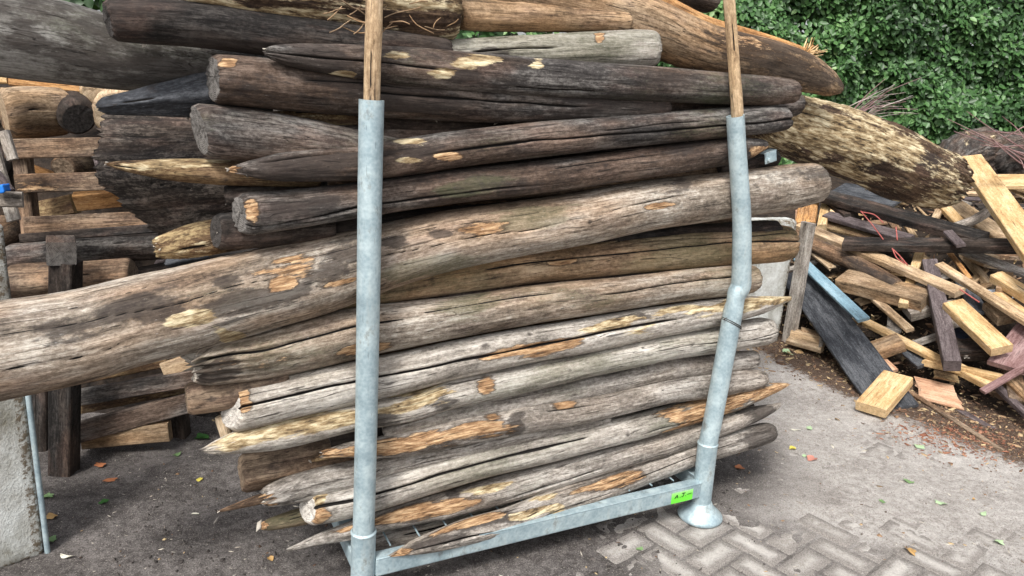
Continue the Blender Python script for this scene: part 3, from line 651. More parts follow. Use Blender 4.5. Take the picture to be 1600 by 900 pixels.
def glyph(g, e, z, w, h, r=.0011):
    for st_ in STR[g]: ink([(e+x*w, z+y*h) for x, y in st_], r)
glyph('A', a0+sc_e*.14, .1235, sc_e*.24, .0125); ink([(a0+sc_e*.385, .1245), (a0+sc_e*.40, .1235)])
glyph('J', a0+sc_e*.47, .1245, sc_e*.2, .014); ink([(a0+sc_e*.635, .127), (a0+sc_e*.65, .126)])
glyph('S', a0+sc_e*.70, .129, sc_e*.2, .008, .0008); ink([(a0+sc_e*.93, .131), (a0+sc_e*.945, .129)], .0008)
# wire tie on the right post
pc, tt = PP(1143, 506, 0); 
wt = thing('wire_tie', 'thin black wire tied round the bent right post', 'wire', tuple(pc))
for dz in (0, .006):
    ring = [(*(pc+EV*.0345*cos(a)+NV*.0345*sin(a)+Zv*(dz-.018*cos(a))), .0017) for a in np.linspace(0, 2*pi, 17)]
    tube('loop', ring, RUST, wt, seg=6, step=.01)
e_ = pc-EV*.034+Zv*.018; tube('twisted_end', [(*e_, .0022), (*(e_-EV*.012+Zv*.006-NV*.01), .002), (*(e_-EV*.004+Zv*.012-NV*.014), .0012)], RUST, wt, seg=6, step=.005)
# the wooden poles standing in the tubes
pxlog('wooden_pole', 'smooth pale wooden pole standing in the left post tube', [(580.5, 178, 25), (582, 100, 25.5), (584, 40, 26), (586, -60, 27)], -.0515, 'beige', cat='pole', group='poles standing in the post tubes', seg=40, ncr=1, knots=1, lump=.02, ridge=.0007)
pxlog('wooden_pole', 'thin cracked wooden pole standing in the bent right post tube', [(1153, 200, 19), (1151, 160, 19), (1146, 90, 18.5), (1139, 0, 18), (1135, -50, 18)], -.0485, 'beige', cat='pole', group='poles standing in the post tubes', seg=40, ncr=4, knots=1, lump=.04, ridge=.0014, green=-.2, rot=.0006)
# ================================================================ THE STACKED LOGS
G = dict
pxlog('log', 'very thick log crossing the whole stack and sticking far out to the left', [(-90, 566, 160), (0, 548, 157), (117, 527, 149), (210, 502, 141), (300, 481, 137), (400, 455, 129), (480, 435, 124), (557, 413, 112), (600, 401, 104), (700, 376, 95), (800, 359, 88), (900, 343, 84), (1000, 323, 80), (1143, 304, 74), (1233, 292, 71), (1277, 285, 62)], .012, 'big', seg=112, step=.009, maxn=330, lump=.028, knots=3, ncr=1, green=-.45, dark=-.42,
      cracks=[(-.05, 0, .34, .7), (.45, 0, .2, .6), (-.45, .08, .26, .5), (.25, .33, .62, .6), (.2, .62, .8, .5)],
      patches=[('f', 462, 415, 44, 15, 12), ('f', 440, 440, 18, 10, 12), ('f', 748, 359, 36, 15, 3), ('d', 400, 470, 90, 16, 12), ('d', 540, 400, 50, 20, 10), ('f', 540, 440, 30, 8, 12), ('d', 90, 520, 60, 14, 6), ('d', 690, 365, 28, 9, 4), ('f', 1030, 322, 18, 4, 8), ('d', 240, 478, 55, 24, 8), ('d', 185, 490, 30, 16, 8), ('d', 350, 440, 20, 9, 0), ('d', 620, 380, 25, 12, 0), ('d', 1070, 290, 30, 14, 0), ('p', 300, 500, 34, 12, 10), ('p', 355, 522, 26, 9, -20), ('d', 520, 420, 45, 26, 12), ('g', 660, 420, 80, 26, 8), ('g', 820, 345, 60, 18, 8)])
K1 = G(seg=88, maxn=300)
pxlog('log', 'grey log with pale bark scars and a ragged left end', [(419, 82, 10), (430, 83, 22), (460, 87, 36), (530, 94, 48), (620, 103, 58), (700, 110, 61), (867, 122, 57), (1000, 130, 53), (1100, 136, 49), (1200, 142, 43), (1241, 143, 36)], .02, 'dgrey', **K1, dark=-.3, cracks=[(.5, .0, .3, .8)], green=-.3,
      patches=[('p', 735, 97, 45, 10, 4), ('p', 690, 112, 26, 10, 0), ('p', 840, 99, 14, 8, 0), ('p', 620, 88, 26, 7, 0), ('p', 540, 116, 16, 5, 0), ('d', 480, 92, 70, 18, -8), ('d', 720, 120, 30, 12, 0)])
pxlog('log', 'dark brown log with a cracked grey sawn end, lying above the blue grey faced log', [(333, 124, 76), (345, 124, 77), (450, 134, 78), (560, 143, 77), (700, 156, 68), (850, 165, 56), (970, 168, 44), (1040, 168, 34)], .05, 'dgrey', **K1, endf=(.14, 0), dark=-.22, cracks=[(.35, .25, .8, 1.2)], patches=[('f', 352, 96, 12, 7, 0), ('d', 640, 140, 140, 30, 0)])
pxlog('log', 'tapering brown grey log with a blue grey sawn face left of the left post', [(311, 204, 80), (325, 205, 80), (400, 212, 79), (480, 222, 70), (560, 234, 58), (640, 243, 44)], .045, 'dgrey', **K1, endf=(.16, 0), green=-.3, ends=(.25, 0), fresh=-.55)
pxlog('log', 'long grey log with a reddish pointed tip and a long split', [(361, 265, 5), (385, 264, 22), (420, 263, 38), (470, 259, 49), (557, 254, 55), (650, 243, 57), (700, 235, 56), (850, 217, 53), (967, 206, 49), (1100, 194, 46), (1200, 187, 42), (1229, 186, 35)], .012, 'dgrey', **K1, green=-.3, cracks=[(.45, .25, 1.0, 1.3), (-.3, .02, .2, 1)],
      patches=[('f', 366, 265, 9, 6, 0), ('p', 632, 219, 34, 8, -6), ('p', 640, 251, 30, 6, -4), ('f', 700, 246, 24, 6, 0), ('d', 500, 262, 120, 22, 4), ('d', 630, 240, 60, 16, 4)])
pxlog('log', 'dark grey log with an orange tinged left end and a jagged right end', [(374, 335, 62), (390, 334, 67), (450, 328, 62), (557, 313, 55), (700, 293, 53), (850, 276, 51), (1000, 255, 47), (1100, 241, 45), (1160, 233, 36), (1196, 226, 16)], .02, 'dgrey', **K1, endf=(.08, 0), dark=-.3, rot=.0012, patches=[('f', 392, 325, 12, 18, 0), ('f', 1190, 240, 16, 12, 0), ('d', 480, 322, 70, 22, 6), ('g', 760, 290, 60, 14, 6)], cracks=[(.75, .0, .5, 1)])
pxlog('log', 'splintered yellowish stake pointing left under the sawn faced log', [(166, 256, 4), (190, 259, 16), (233, 263, 28), (300, 267, 40), (400, 272, 40), (500, 275, 36)], .11, 'rot', seg=64, rot=.002, patches=[('p', 240, 258, 90, 9, 4), ('p', 310, 256, 40, 8, 4)])
pxlog('log', 'small dark round log end below the two thickest dark ends', [(337, 362, 56), (345, 362, 58), (420, 358, 56), (520, 350, 50)], .09, 'black', seg=56, endf=(.1, 0))
pxlog('log', 'small dark log end tucked behind the orange tinged end', [(352, 305, 30), (360, 305, 34), (500, 298, 32)], .13, 'black', seg=40)
pxlog('timber', 'thick charred timber with a ragged yellow underside left of the left post', [(222, 280, 170, .34), (236, 281, 190, .32), (300, 280, 190, .24), (420, 272, 170, .08), (520, 268, 140, 0)], .19, 'charred', cat='timber', seg=110, step=.008, square=.8, lump=.07, rot=.007, rf=(4, 40), ridge=.005, rag=(.05, .01), ends=(.3, 0), patches=[('p', 300, 372, 60, 14, 4)], ncr=4)
pxlog('log', 'rotten yellow edged log just under the charred timber', [(246, 387, 30), (258, 385, 38), (300, 376, 50), (360, 365, 50), (450, 352, 46)], .17, 'rot', seg=56, rot=.004, rf=(5, 50), pale=-.02, rag=(.05, .01))
pxlog('beam', 'blue black beam with a slanting wedge end pointing left', [(155, 167, 15), (163, 166, 22), (240, 158, 38), (335, 148, 60), (420, 140, 62)], .16, 'slate', cat='beam', seg=48, square=.9, lump=.02, ridge=.0008)
pxlog('log', 'log just below the very thick log running out to the right post', [(520, 462, 48), (650, 441, 54), (800, 418, 58), (900, 407, 59), (1000, 396, 60), (1143, 384, 63), (1215, 380, 60), (1236, 379, 50)], .09, 'tan', **K1, green=-.05, cracks=[(.1, .2, 1, 1.1), (-.35, .5, 1, .8)], patches=[('g', 1200, 365, 40, 16, 0), ('f', 1170, 352, 40, 8, 0), ('f', 880, 408, 20, 5, 8)])
pxlog('log', 'grey brown log with a broken left end, directly under the thick log', [(306, 572, 54), (325, 567, 70), (400, 556, 80), (470, 540, 86), (557, 519, 86), (630, 507, 77), (700, 497, 70), (840, 475, 62), (950, 461, 56), (1060, 447, 51), (1150, 438, 49), (1177, 436, 45)], .03, 'big', **K1, green=-.28, rot=.0008, rag=(.05, .005), fresh=-.6, cracks=[(-.1, 0, .35, 1), (-.2, .3, .6, .9), (.0, .62, .98, 1.)], patches=[('d', 345, 580, 40, 22, 40), ('g', 730, 480, 60, 16, 8), ('f', 560, 545, 30, 8, 8)])
pxlog('log', 'brown ragged log end left of the pale split log', [(291, 624, 48), (298, 623, 51), (360, 612, 52), (450, 590, 46)], .055, 'brown', seg=56, rot=.0015, dark=-.25)
pxlog('log', 'pale grey log split lengthwise by a deep crack, worn yellow at its right tip', [(361, 640, 60), (370, 640, 67), (450, 621, 67), (554, 597, 65), (640, 579, 62), (700, 564, 59), (822, 540, 55), (900, 527, 52), (1015, 505, 47), (1127, 487, 40), (1190, 476, 26), (1235, 466, 6)], .014, 'pale', **K1, endf=(-.04, 0), rag=(.004, .02), cracks=[(.12, 0, .78, 1.9)], green=-.5, rot=.0005, patches=[('f', 378, 625, 12, 16, 0), ('p', 1130, 480, 90, 12, 8), ('p', 960, 512, 50, 12, 8), ('f', 830, 545, 60, 8, 8), ('d', 980, 500, 30, 8, 8)])
pxlog('log', 'pale log with rotten yellow wood on its blunt left tip', [(324, 702, 9), (340, 699, 22), (375, 690, 36), (440, 677, 48), (551, 651, 46), (640, 635, 46), (700, 616, 46), (822, 590, 45), (945, 562, 42), (1050, 541, 41), (1120, 530, 43), (1190, 518, 44), (1207, 516, 36)], .016, 'pale', **K1, green=-.25, rot=.0012, patches=[('p', 430, 670, 120, 14, 14), ('p', 520, 650, 60, 16, 14), ('p', 660, 622, 60, 17, 14), ('f', 760, 605, 14, 22, 0), ('d', 690, 628, 40, 12, 8), ('d', 600, 655, 30, 9, 8)], cracks=[(.3, .75, 1, .8)])
pxlog('log', 'thin grey log between the rotten tipped log and the orange scarred log', [(600, 680, 30), (700, 652, 34), (850, 620, 38), (945, 600, 40), (1050, 577, 40), (1130, 568, 36), (1180, 561, 28)], .045, 'grey', seg=72, green=-.3)
pxlog('log', 'grey stake with a large orange torn scar and a frayed left point', [(506, 709, 10), (515, 708, 14), (550, 702, 24), (588, 700, 31), (650, 690, 40), (700, 677, 43), (800, 657, 45), (875, 645, 44), (945, 633, 40), (1050, 610, 37), (1120, 601, 37), (1185, 592, 28), (1197, 590, 16)], .012, 'grey', **K1, rot=.0008, patches=[('f', 650, 690, 70, 15, 10), ('f', 740, 672, 50, 13, 8), ('f', 580, 702, 40, 10, 10), ('f', 885, 634, 20, 9, 8), ('d', 806, 660, 14, 26, 0), ('f', 512, 709, 14, 8, 0), ('f', 770, 650, 20, 7, 0)], cracks=[(-.3, .4, .6, .7)])
pxlog('log', 'brown grey log with a torn splintered left end low in the stack', [(418, 776, 22), (428, 773, 34), (480, 758, 46), (552, 742, 46), (600, 727, 36), (700, 704, 32), (830, 678, 30), (950, 655, 26)], .045, 'grey', seg=72, rot=.0012, green=-.3, rag=(.045, .01), patches=[('f', 424, 776, 9, 12, 0), ('d', 450, 770, 30, 12, 10)])
pxlog('log', 'grey stake split along its length whose right point is fresh orange', [(481, 795, 46), (488, 794, 52), (551, 781, 52), (600, 766, 54), (733, 728, 48), (833, 704, 47), (950, 677, 42), (1050, 652, 39), (1133, 629, 35), (1180, 615, 26), (1218, 604, 12), (1232, 600, 3)], .014, 'pale', **K1, endf=(-.04, 0), rag=(.004, .02), green=-.15, cracks=[(-.02, 0, .55, 1.9)], fresh=-1.2, patches=[('f', 1190, 612, 55, 18, 14), ('f', 1110, 637, 70, 22, 14), ('f', 1060, 652, 30, 18, 14), ('f', 497, 806, 14, 12, 0), ('p', 495, 778, 12, 12, 0)])
pxlog('log', 'grey stake with a long orange peeled left point and a dark broken right tip', [(453, 858, 4), (475, 851, 12), (505, 841, 20), (552, 828, 30), (600, 812, 36), (700, 787, 44), (800, 760, 47), (933, 722, 43), (1000, 703, 41), (1087, 677, 37), (1163, 652, 29), (1200, 640, 17), (1218, 633, 6)], .02, 'grey', **K1, green=-.25, patches=[('f', 640, 800, 60, 12, 14), ('f', 700, 790, 60, 10, 14), ('f', 540, 828, 24, 6, 14), ('d', 710, 776, 14, 14, 0), ('d', 1190, 643, 30, 16, 0), ('p', 760, 765, 40, 8, 10)])
pxlog('log', 'lowest front stake with a forked pale tip lying over the steel rail', [(612, 868, 3, -.085), (630, 862, 14, -.083), (650, 855, 24, -.08), (700, 840, 36, -.07), (733, 830, 40, -.062), (800, 812, 42, -.045), (867, 785, 44, -.03), (933, 764, 44, -.015), (1000, 741, 40), (1087, 709, 37), (1150, 690, 36), (1195, 677, 34), (1209, 674, 26)], .002, 'grey', **K1, rot=.001, cracks=[(.35, .02, .3, 1.1), (.1, .55, .9, .7)], patches=[('f', 620, 866, 18, 6, 14), ('f', 720, 820, 60, 8, 16), ('p', 850, 778, 26, 5, 12), ('p', 830, 800, 40, 6, 12), ('p', 870, 796, 14, 8, 0), ('f', 950, 755, 60, 9, 14), ('d', 690, 845, 50, 10, 14), ('d', 760, 815, 90, 9, 14), ('d', 1195, 678, 36, 20, 0)])
pxlog('log', 'grey log showing only between the two lowest stakes', [(540, 862, 16), (586, 846, 34), (660, 830, 36), (800, 796, 36), (950, 752, 34), (1100, 706, 32)], .065, 'grey', seg=56, green=-.3)
pxlog('stake', 'thin dark pointed stick low at the left, behind the torn log end', [(342, 799, 3), (365, 792, 9), (400, 782, 15), (450, 768, 20), (560, 740, 22)], .10, 'brown', cat='stake', seg=32)
pxlog('stake', 'short mossy brown point showing below the torn log end', [(407, 822, 6), (415, 821, 15), (440, 815, 22), (482, 804, 28), (560, 786, 28), (700, 750, 26)], .07, 'brown', cat='stake', seg=40, green=.0, patches=[('f', 411, 821, 6, 7, 0)])
pxlog('post', 'squared dark brown post end low at the left of the stack', [(376, 741, 50), (385, 739, 54), (450, 726, 52), (560, 702, 50), (700, 670, 48)], .10, 'brown', cat='post', seg=56, square=.95, lump=.01, dark=-.2)
pxlog('stick', 'small upright pale stick behind the pale split log', [(346, 650, 22), (352, 672, 20), (358, 695, 18)], .07, 'beige', cat='stick', seg=24, ncr=0, knots=0)
pxlog('splinter', 'small pale pointed splinter behind the left post', [(485, 721, 3), (500, 716, 9), (540, 705, 14), (600, 690, 16)], .05, 'rot', cat='splinter', seg=24, knots=0, ncr=0)
# upper logs
pxlog('log', 'short pale grey log with a mossy round right end near the top of the stack', [(600, 62, 34), (700, 83, 40), (780, 83, 46), (870, 81, 51), (960, 77, 54), (1015, 76, 54), (1028, 76, 46)], .12, 'pale', **K1, green=.02, cracks=[(.2, .25, .6, .9)], patches=[('g', 970, 72, 30, 16, 0), ('f', 937, 58, 7, 7, 0), ('d', 760, 80, 26, 10, 0)])
pxlog('log', 'thick grey smooth log reaching in from the upper left corner', [(-70, 38, 136), (0, 52, 130), (100, 68, 122), (200, 88, 102), (330, 104, 66), (420, 112, 50)], .2, 'smooth', seg=104, lump=.02, ridge=.001, dark=-.16, green=-.28, ncr=1, knots=0, patches=[('d', 230, 105, 130, 26, -10), ('d', 40, 60, 40, 20, 0)])
pxlog('log', 'nearly black log with a rounded left end above the stack', [(168, 32, 54), (176, 32, 60), (300, 38, 66), (420, 54, 62), (560, 72, 60), (700, 88, 50)], .08, 'black', **K1, dark=-.1, lump=.03)
pxlog('log', 'rotten log with crumbling yellow layers along the top of the photo', [(280, -42, 86), (400, -22, 100), (500, -8, 106), (600, 8, 104), (680, 14, 98), (712, 16, 88)], .085, 'rotdark', seg=104, lump=.07, rot=.009, rf=(4, 40), pf=(4, 30), ridge=.004, pale=.0, ncr=3)
pxlog('log', 'short light brown log stub with a sawn left end near the top centre', [(714, 22, 46), (722, 22, 50), (800, 26, 48), (900, 30, 40), (980, 34, 34)], .16, 'tan', seg=72)
pxlog('log', 'long light brown curved log ending in a slanted point over the right post', [(740, -30, 66), (820, -12, 72), (900, 5, 78), (1000, 36, 80), (1100, 76, 72), (1200, 98, 66), (1262, 116, 54), (1300, 134, 32), (1314, 140, 14)], .17, 'tan', **K1, fresh=-.45, dark=-.4, patches=[('d', 1220, 100, 100, 40, -14), ('d', 960, 50, 60, 14, -10)])
pxlog('log', 'freshly peeled orange log with a frayed end behind the slanted pointed log', [(930, -34, 36), (1000, -8, 34), (1100, 40, 30), (1180, 64, 28), (1240, 82, 24), (1264, 90, 16)], .34, 'orange', seg=56, ncr=0, knots=0, ridge=.0009)
pxlog('log', 'dark log crossing the top of the photo right of centre', [(960, -48, 60), (1040, -26, 56), (1112, -4, 52)], .6, 'dgrey', seg=56)
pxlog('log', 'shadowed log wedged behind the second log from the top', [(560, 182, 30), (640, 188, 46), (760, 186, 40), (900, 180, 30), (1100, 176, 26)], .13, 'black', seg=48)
pxlog('log', 'brown rotten log showing between two sawn ends left of the left post', [(420, 184, 18), (470, 182, 24), (520, 184, 24), (600, 186, 20)], .14, 'rot', seg=40, pale=-.1)
pxlog('rotten_trunk', 'large crumbling trunk patched with yellow rot lying over the scrap heap', [(1140, 160, 66), (1215, 190, 92, -.02), (1300, 218, 104, -.04), (1360, 240, 104, -.06), (1430, 270, 100, -.08), (1478, 286, 84, -.1), (1500, 292, 56, -.1)], -.0+.30, 'rotdark', cat='rotten trunk', group=None, seg=140, step=.006, maxn=300, lump=.09, rot=.012, rf=(7, 20), pf=(5, 13), ridge=.004, pale=.06, dark=-.6, rag=(.01, .05), ncr=2, ends=(0, .1), patches=[('p', 1330, 205, 90, 26, -28), ('p', 1250, 200, 50, 40, -28), ('d', 1375, 250, 18, 12, 0), ('d', 1455, 260, 30, 14, -30), ('d', 1300, 285, 120, 12, -20)])
# frayed fibres of the orange log
fib = thing('frayed_fibres', 'tuft of frayed orange wood fibres at the end of the peeled log', 'splinters', tuple(PP(1264, 88, .4)[0]))
for i in range(34):
    x0, y0 = 1258+rp.uniform(-6, 6), 90+rp.uniform(-9, 6); ln = rp.uniform(12, 30); an = rp.uniform(-.2, 1.25)
    d0 = .38+rp.uniform(-.02, .02); p0, t = PP(x0, y0, d0); p1, _ = PP(x0+ln*.5*cos(an), y0-ln*.5*sin(an), d0+rp.uniform(-.02, .02)); p2, _ = PP(x0+ln*cos(an)+rp.uniform(-3, 3), y0-ln*sin(an)+rp.uniform(-2, 3), d0+rp.uniform(-.05, .05))
    link('fibre', log_mesh('fibre', [(*p0, .004), (*p1, .0035), (*p2, .0006)], seg=6, step=.012, ncr=0, knots=0, fresh=-1), lm('yellowwood' if i % 3 else 'orange'), fib)
# filler rows inside the stack
n_f = 0
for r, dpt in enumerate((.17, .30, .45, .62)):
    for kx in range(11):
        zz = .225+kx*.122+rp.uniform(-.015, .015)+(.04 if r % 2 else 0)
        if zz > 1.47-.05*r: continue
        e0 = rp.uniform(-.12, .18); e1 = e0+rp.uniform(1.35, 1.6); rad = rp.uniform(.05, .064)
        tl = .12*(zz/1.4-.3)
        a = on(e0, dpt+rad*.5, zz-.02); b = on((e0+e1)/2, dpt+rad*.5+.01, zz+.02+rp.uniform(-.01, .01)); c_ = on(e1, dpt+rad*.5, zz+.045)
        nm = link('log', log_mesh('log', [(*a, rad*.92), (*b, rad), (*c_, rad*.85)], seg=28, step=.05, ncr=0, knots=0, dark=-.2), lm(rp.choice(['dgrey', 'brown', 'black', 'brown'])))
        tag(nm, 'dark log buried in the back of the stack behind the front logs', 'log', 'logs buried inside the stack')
# steel bracket on the dark timber end right of the bent post
bt = pxlog('timber', 'short dark timber end with a steel bracket right of the bent post', [(1120, 262, 26), (1180, 252, 30), (1206, 248, 30), (1213, 247, 26)], .10, 'black', cat='timber', group=None, seg=40, square=.9)
pc_, t_ = PP(1204, 246, .09)
br = thing('steel_bracket', 'small grey steel hinge bracket bolted to the dark timber end', 'bracket', tuple(pc_))
ax_ = EV*.95+Zv*.25; ax_ /= np.linalg.norm(ax_); up_ = Zv-(Zv@ax_)*ax_
link('plate', box_mesh('plate', pc_, (ax_, -NV, up_), (.026, .002, .018), .0015, 3), GALV, br); link('flange', box_mesh('flange', pc_+up_*.02+NV*.014, (ax_, NV, Zv), (.028, .016, .002), .0015, 2), GALV, br)
for s_ in (-.012, ):
    b_ = pc_+ax_*s_-up_*.006; tube('bolt', [(*(b_-NV*.002), .0085), (*(b_-NV*.008), .008), (*(b_-NV*.010), .006)], GALV, br, seg=14, step=.003)
# ================================================================ LEFT BACKGROUND: crate boards, chunks, dark pile
mx, my = np.meshgrid(np.linspace(-6, .9, 110), np.linspace(2.75, 7.6, 80))
mh = 1.42*(1-np.exp(-np.maximum(my-2.95+.12*mx*0, 0)/.30))*sstep(.9, .1, mx)-.12+.22*(fbm(np.c_[mx.ravel()*4, my.ravel()*4, mx.ravel()*0], 4).reshape(mx.shape)-.5)
idx = np.arange(mx.size).reshape(mx.shape); Q = np.stack([idx[:-1, :-1], idx[:-1, 1:], idx[1:, 1:], idx[1:, :-1]], -1).reshape(-1, 4)
tag(link('debris_mound', rawmesh('debris_mound', np.c_[mx.ravel(), my.ravel(), mh.ravel()], Q), debris), kind='structure')
def ypt(px, py, Y, w=0):
    p = atY(px, py, Y); t = (p-CAM)@FW; return (*p, w/2*t/F)
def ylog(name, label, pts, mat, cat='log', group=None, **k):
    o = link(name, log_mesh(name, [ypt(a, b, Y, w) for a, b, Y, w in pts], **k), lm(mat)); return tag(o, label, cat, group)
def yplank(name, A, B, wpx, t, mat, parent=None, label=None, cat='plank', up=(0, -1, .12), group=None, **k):
    a, b = ypt(*A), ypt(*B); d = ((np.array(a[:3])+np.array(b[:3]))/2-CAM)@FW
    return plank(name, a[:3], b[:3], wpx*d/F, t, mat, parent, label, cat, group, up=up, **k)
def crate(label, loc): return thing('pallet', label, 'pallet', tuple(atY(*loc)))
p1 = crate('weathered pallet with three grey brown slats facing the camera, upper left', (130, 350, 2.72))
yplank('slat', (8, 233, 2.72), (240, 228, 2.78), 30, .02, 'brown', p1, fresh=-.45, dark=-.4)
yplank('slat', (25, 287, 2.70), (300, 279, 2.78), 29, .02, 'brown', p1, fresh=-.5, dark=-.4)
yplank('slat', (40, 352, 2.68), (320, 338, 2.78), 26, .02, 'brown', p1, dark=-.4, fresh=-.5)
yplank('lower_board', (36, 372, 2.66), (300, 352, 2.78), 14, .06, 'black', p1)
yplank('batten', (33, 222, 2.77), (50, 372, 2.73), 22, .05, 'brown', p1, up=(0, -1, 0))
yplank('batten', (210, 216, 2.83), (232, 360, 2.80), 26, .05, 'dgrey', p1, up=(0, -1, 0))
ylog('post', 'added black post standing in for shade beside the concrete slab at the left', [(66, 742, 2.62, 30), (66, 600, 2.6, 30), (66, 480, 2.58, 30)], 'black', 'post', seg=24, square=.9)  # black post added to darken the shaded gap under the thick log
yplank('board', (60, 700, 2.9), (340, 640, 3.0), 150, .03, 'black', None, 'wide black board added to stand in for deep shade behind the low pallet', 'board')  # dark sheet put behind the slats where there is only shade
p2 = crate('dark low pallet with slanting boards behind the squared upright post', (200, 690, 2.6))
yplank('slat', (110, 623, 2.58), (320, 588, 2.72), 26, .025, 'dgrey', p2)
yplank('slat', (110, 643, 2.62), (288, 607, 2.76), 13, .03, 'rot', p2, pale=-.35)
yplank('slat', (112, 678, 2.56), (296, 629, 2.70), 33, .03, 'dgrey', p2, taper=.95)
yplank('slat', (112, 596, 2.66), (262, 566, 2.76), 13, .03, 'rot', p2, pale=-.4)
yplank('slat', (130, 687, 2.60), (266, 673, 2.66), 26, .05, 'tan', p2, taper=1.15, fresh=-.5)
yplank('batten', (270, 600, 2.80), (280, 690, 2.80), 30, .07, 'black', p2)
yplank('board', (255, 580, 2.7), (310, 560, 2.75), 26, .04, 'beige', None, 'small pale board end just under the thick log, left of the stack', 'board', pale=-.3)
b0 = gnd(100, 738); tp = ypt(103, 408, b0[1]+.01)
plank('upright_post', b0-Zv*.01, tp[:3], 36*2.6/F,   .075, 'black', None, 'dark squared upright post standing on the ground near the left edge', 'post', None, up=(0, -1, 0), dark=-.3)  # black palette puts the weak light on this post into its colour
pp = ypt(96, 397, 2.44); SEED[0] += 1
hv = np.array([pp[0], pp[1], -.12])/2.55
plank('timber_block', np.array(pp[:3]), np.array(pp[:3])+hv*.14, .088, .080, 'dgrey', None, 'short square timber block lying on top of the dark upright post', 'block', None, up=(0.08, 0, 1), dark=-.3)
ylog('timber', 'brown split timber behind the square block on the upright post', [(22, 442, 2.66, 52), (30, 441, 2.66, 56), (120, 436, 2.70, 54), (208, 428, 2.74, 50)], 'brown', 'timber', seg=56, square=.5, dark=-.3)
ylog('timber', 'dark rounded timber above the brown split timber at the left', [(20, 402, 2.84, 44), (120, 392, 2.86, 46), (300, 380, 2.95, 46)], 'dgrey', 'timber', seg=40, dark=-.2)
ylog('log', 'dark log between the brown split timber and the thick long log', [(200, 440, 2.86, 40), (300, 424, 2.9, 42), (420, 405, 3., 40)], 'black', seg=40)
ylog('timber', 'flat dark stick end poking out over the thick log', [(262, 412, 2.62, 12), (268, 410, 2.62, 16), (320, 402, 2.75, 18)], 'slate', 'timber', seg=20, square=.8)
ylog('log', 'short brown log with a pale yellow sawn end at the upper left edge', [(6, 176, 2.80, 74), (12, 176, 2.81, 80), (60, 175, 2.93, 80), (97, 174, 3.02, 74)], 'tan', seg=72, dark=-.35)
ylog('log', 'dark log with a nearly black sawn end facing the camera, upper left', [(123, 186, 2.86, 52), (121, 182, 2.89, 56), (100, 150, 3.5, 54)], 'black', seg=40)
ylog('log', 'pale yellow log chunk with ringed sawn end beside the black sawn end', [(182, 178, 2.90, 70), (184, 176, 2.93, 76), (215, 150, 3.6, 66)], 'beige', seg=56, knots=0)
ylog('log', 'cracked pale log chunk under the smooth grey corner log', [(150, 142, 3.05, 44), (152, 141, 3.08, 50), (240, 150, 3.6, 50)], 'beige', seg=40)
yplank('board', (14, 122, 3.0), (130, 134, 3.1), 22, .03, 'orange', None, 'orange brown board under the smooth grey log in the upper left corner', 'board')
yplank('board', (-20, 122, 2.98), (12, 123, 3.0), 16, .03, 'yellowwood', None, 'pale board end at the left edge above the short brown log', 'board')
yplank('offcut', (222, 178, 3.0), (238, 186, 3.0), 16, .03, 'yellowwood', None, 'tiny bright yellow offcut right of the ringed pale chunk', 'offcut')
yplank('offcut', (118, 315, 2.86), (190, 308, 2.90), 15, .07, 'orange', None, 'orange block of wood between the upper and middle pallet slats', 'block', up=(0, -.35, 1))
yplank('offcut', (62, 330, 2.9), (118, 318, 2.9), 30, .05, 'rot', None, 'dull brown block left of the orange block behind the pallet', 'block')
yplank('offcut', (48, 262, 2.9), (90, 276, 2.95), 10, .03, 'orange', None, 'thin reddish offcut behind the two upper pallet slats', 'offcut')
ylog('log', 'grey log end seen through the gap between the two upper pallet slats', [(98, 262, 2.86, 34), (110, 258, 2.95, 40), (170, 250, 3.3, 40)], 'brown', seg=32)
ylog('log', 'dark broken wood behind the right end of the upper pallet slats', [(150, 262, 2.9, 30), (180, 258, 2.95, 34), (215, 250, 3.1, 34)], 'plum', seg=32, rot=.004)
for i, (A, B, w, m, lb) in enumerate([((-12, 232, 2.55), (22, 345, 2.50), 20, 'grey', 'grey weathered board leaning at the left edge beside the pallet'), ((-30, 310, 2.42), (36, 312, 2.46), 24, 'grey', 'grey board end jutting in at the left edge above the concrete slab'), ((6, 205, 2.6), (20, 250, 2.58), 16, 'grey', 'short grey slat tilted against the pallet at the left edge'), ((-14, 262, 2.5), (16, 300, 2.48), 14, 'plum', 'dark broken slat behind the grey leaning board')]):
    yplank('board', A, B, w, .02, m, None, lb, 'board')
BL = plain('blue_plastic', (.01, .12, .5), (.02, .2, .7), 20, .5)
c0 = np.array(atY(1, 295, 2.4)); SEED[0] += 1
tag(link('blue_scrap', box_mesh('blue_scrap', c0, ((1, 0, .2), (0, 1, 0), (-.2, 0, 1)), (.022, .02, .012), .004, 4, .008), BL), 'small bit of bright blue plastic at the left edge', 'plastic scrap')
# logs of the pile behind, pointing roughly at the camera
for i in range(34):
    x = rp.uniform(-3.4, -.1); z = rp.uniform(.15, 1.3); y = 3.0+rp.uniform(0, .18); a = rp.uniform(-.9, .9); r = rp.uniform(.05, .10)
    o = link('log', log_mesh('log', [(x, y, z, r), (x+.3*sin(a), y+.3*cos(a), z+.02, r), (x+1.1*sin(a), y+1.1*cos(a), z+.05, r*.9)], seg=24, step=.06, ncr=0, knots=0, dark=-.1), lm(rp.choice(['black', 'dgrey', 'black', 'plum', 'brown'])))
    tag(o, 'dark log end in the shadowy wood pile behind the pallets', 'log', 'dark logs in the pile behind the pallets')
